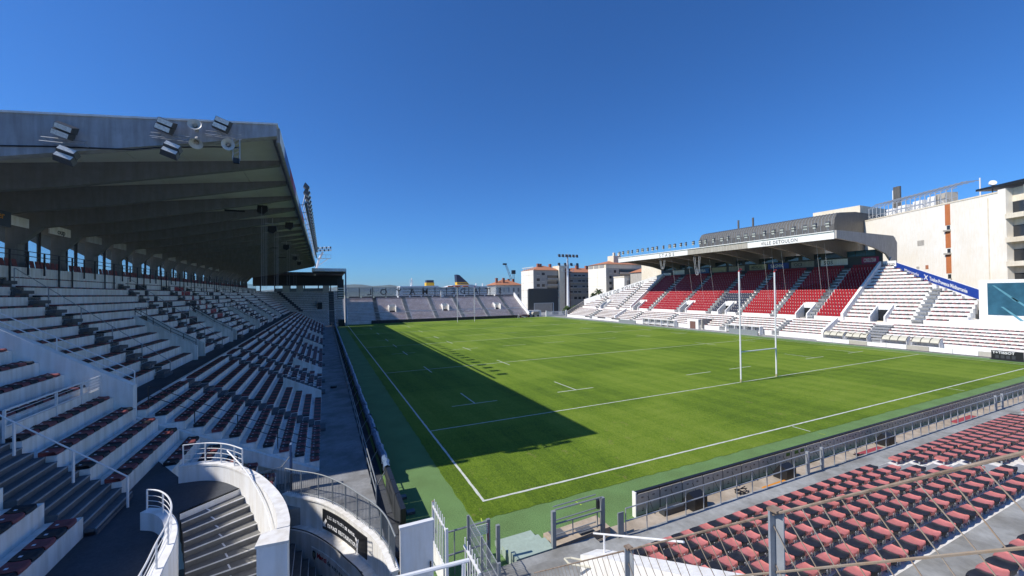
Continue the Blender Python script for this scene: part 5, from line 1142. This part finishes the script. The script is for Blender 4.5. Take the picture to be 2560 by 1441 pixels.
# hospitality seats at the back of the shaded stand; red deepened to maroon for that shade
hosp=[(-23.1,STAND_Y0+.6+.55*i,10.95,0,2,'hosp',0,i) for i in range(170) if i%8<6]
S=[s for s in S if in_view(s[:3])]; S.sort(key=lambda s:(Vector(s[:3])-CAM).length)
def mk(tm,mats,name):
    V,F,Mi=tm; me=bpy.data.meshes.new(name); me.from_pydata(V,[],F)
    for m in mats: me.materials.append(MATS[m])
    me.polygons.foreach_set('material_index',Mi); me.polygons.foreach_set('use_smooth',[True]*len(F)); me.update(); return me
T0=seat_tmpl(); TL=seat_tmpl(True)
SM={(c,l):mk(TL if l else T0,[('seat_pink','seat_black')[c],'sticker','galv'],'seat') for c in (0,1) for l in (0,1)}
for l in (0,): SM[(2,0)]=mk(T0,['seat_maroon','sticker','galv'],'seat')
ordn=['zeroth','first','second','third','fourth','fifth','sixth','seventh','eighth','ninth','tenth','eleventh','twelfth','thirteenth']
def lab(s):
    c=('faded red' if s[5].startswith('near') else 'dark red','black')[s[4]]; z=s[5]; r=ordn[min(13,max(1,s[6]))]; n=nth(s[7])
    if z=='near terrace': return f'{c} plastic seat, {r} row up, {n} from the white flank wall, near terrace'
    if z=='near terrace upper': return f'{c} plastic seat, {r} row above the upper walkway, {n} from the flank wall'
    if z=='corner terrace': return f'{c} plastic seat, {n} from dark steps towards dividing wall, {r} row above landing'
    if z=='corner terrace near': return f'{c} plastic seat beyond the dark steps, {nth(max(1,round((SY0-.25-s[1])/.45)+1))} from them, {r} row above landing'
    if z=='corner terrace low': return f'{c} plastic seat behind the curved parapet, {r} row down, {n} from the aisle'
    if z=='upper terrace': return f'{c} plastic seat, {r} row of the upper terrace, {n} from the dividing wall'
    return f'{c} plastic seat, {r} row of the lower terrace, {n} from the dividing wall'
for s in S[:300]:
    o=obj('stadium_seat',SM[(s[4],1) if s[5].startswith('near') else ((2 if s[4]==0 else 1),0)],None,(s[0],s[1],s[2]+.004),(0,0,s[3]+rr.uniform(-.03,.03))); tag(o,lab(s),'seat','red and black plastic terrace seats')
def stuff(items,tmpl,mats,name,label,cat,jit=0.):
    V,F,Mi=tmpl; V=np.array(V); n=len(items); A=np.array([i[:4] for i in items]); c,s=np.cos(A[:,3]),np.sin(A[:,3])
    X=V[None,:,0]*c[:,None]-V[None,:,1]*s[:,None]+A[:,0:1]; Y=V[None,:,0]*s[:,None]+V[None,:,1]*c[:,None]+A[:,1:2]; Z=V[None,:,2]+A[:,2:3]+.004
    co=np.stack([X,Y,Z],-1).reshape(-1,3); return co,n
def stuff_obj(groups,name,mats,label,cat):
    """groups: list of (items,template)"""
    co=[];fc=[];mi=[];off=0
    for items,tm in groups:
        if not items: continue
        c,n=stuff(items,tm,None,None,None,None); nv=len(tm[0]); co.append(c)
        for q,it in enumerate(items):
            b=off+q*nv
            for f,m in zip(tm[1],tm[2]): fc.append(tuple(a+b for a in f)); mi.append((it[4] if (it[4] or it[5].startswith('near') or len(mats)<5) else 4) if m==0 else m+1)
        off+=len(items)*nv
    me=bpy.data.meshes.new(name); me.from_pydata(np.concatenate(co).tolist(),[],fc)
    for m in mats: me.materials.append(MATS[m])
    me.polygons.foreach_set('material_index',mi); me.update(); o=obj(name,me); o['kind']='stuff'; o['label']=label; o['category']=cat; return o
rest=S[300:]; L1=seat_tmpl(lod=1)
nr=[s for s in rest if (Vector(s[:3])-CAM).length<30]; mid_=[s for s in rest if (Vector(s[:3])-CAM).length>=30]
stuff_obj([([s for s in nr if s[5].startswith('near')],TL),([s for s in nr if not s[5].startswith('near')],T0),(mid_,L1),([q for q in far if q[5]=='far'],([(x,y,z*.75) for x,y,z in L1[0]],L1[1],L1[2])),([q for q in far if q[5]=='right low'],([(x,y,z*1.5) for x,y,z in L1[0]],L1[1],L1[2])),([q for q in far if q[5]=='right'],([(x*1.05,y,z*2.2) for x,y,z in L1[0]],L1[1],L1[2]))],'terrace_seats',['seat_pink','seat_black','sticker','galv','seat_maroon'],'remaining rows of red and black plastic seats on all the terraces','seats')
TB=seat_tmpl(lod=2)
def rcol(s): return 1 if (s[6]<7 and 36.6<s[1]<43.7) else 0
reds=[(*s[:4],rcol(s),*s[5:]) for s in reds]; reds.sort(key=lambda s:(Vector(s[:3])-CAM).length)
RM=[mk(TB,[m],'bucket_seat') for m in ('seat_red','seat_dark')]
for s in reds[:300]: tag(obj('bucket_seat',RM[s[4]],None,(s[0],s[1],s[2]+.004),(0,0,s[3])),('bright red' if not s[4] else 'dark navy')+' bucket seat, %s row up, %s from the near sloping divider'%(nth(s[6]+1),nth(s[7])),'seat','bucket seats of the roofed grandstand')
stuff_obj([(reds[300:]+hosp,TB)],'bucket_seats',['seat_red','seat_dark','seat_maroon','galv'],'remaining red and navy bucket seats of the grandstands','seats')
# ------------------------------------------------------------------ sea haze towards the hills
hb=MB().box(-5200,5200,-800,7400,-4.4,150).build('haze','white'); hb['kind']='stuff'
hm=bpy.data.materials.new('haze_air'); hm.use_nodes=True; n_=hm.node_tree.nodes; n_.remove(n_['Principled BSDF'])
pv=n_.new('ShaderNodeVolumePrincipled'); pv.inputs['Density'].default_value=7e-5; pv.inputs['Color'].default_value=(.82,.9,1,1); pv.inputs['Anisotropy'].default_value=.2
hm.node_tree.links.new(pv.outputs[0],n_['Material Output'].inputs['Volume']); hb.data.materials.clear(); hb.data.materials.append(hm)
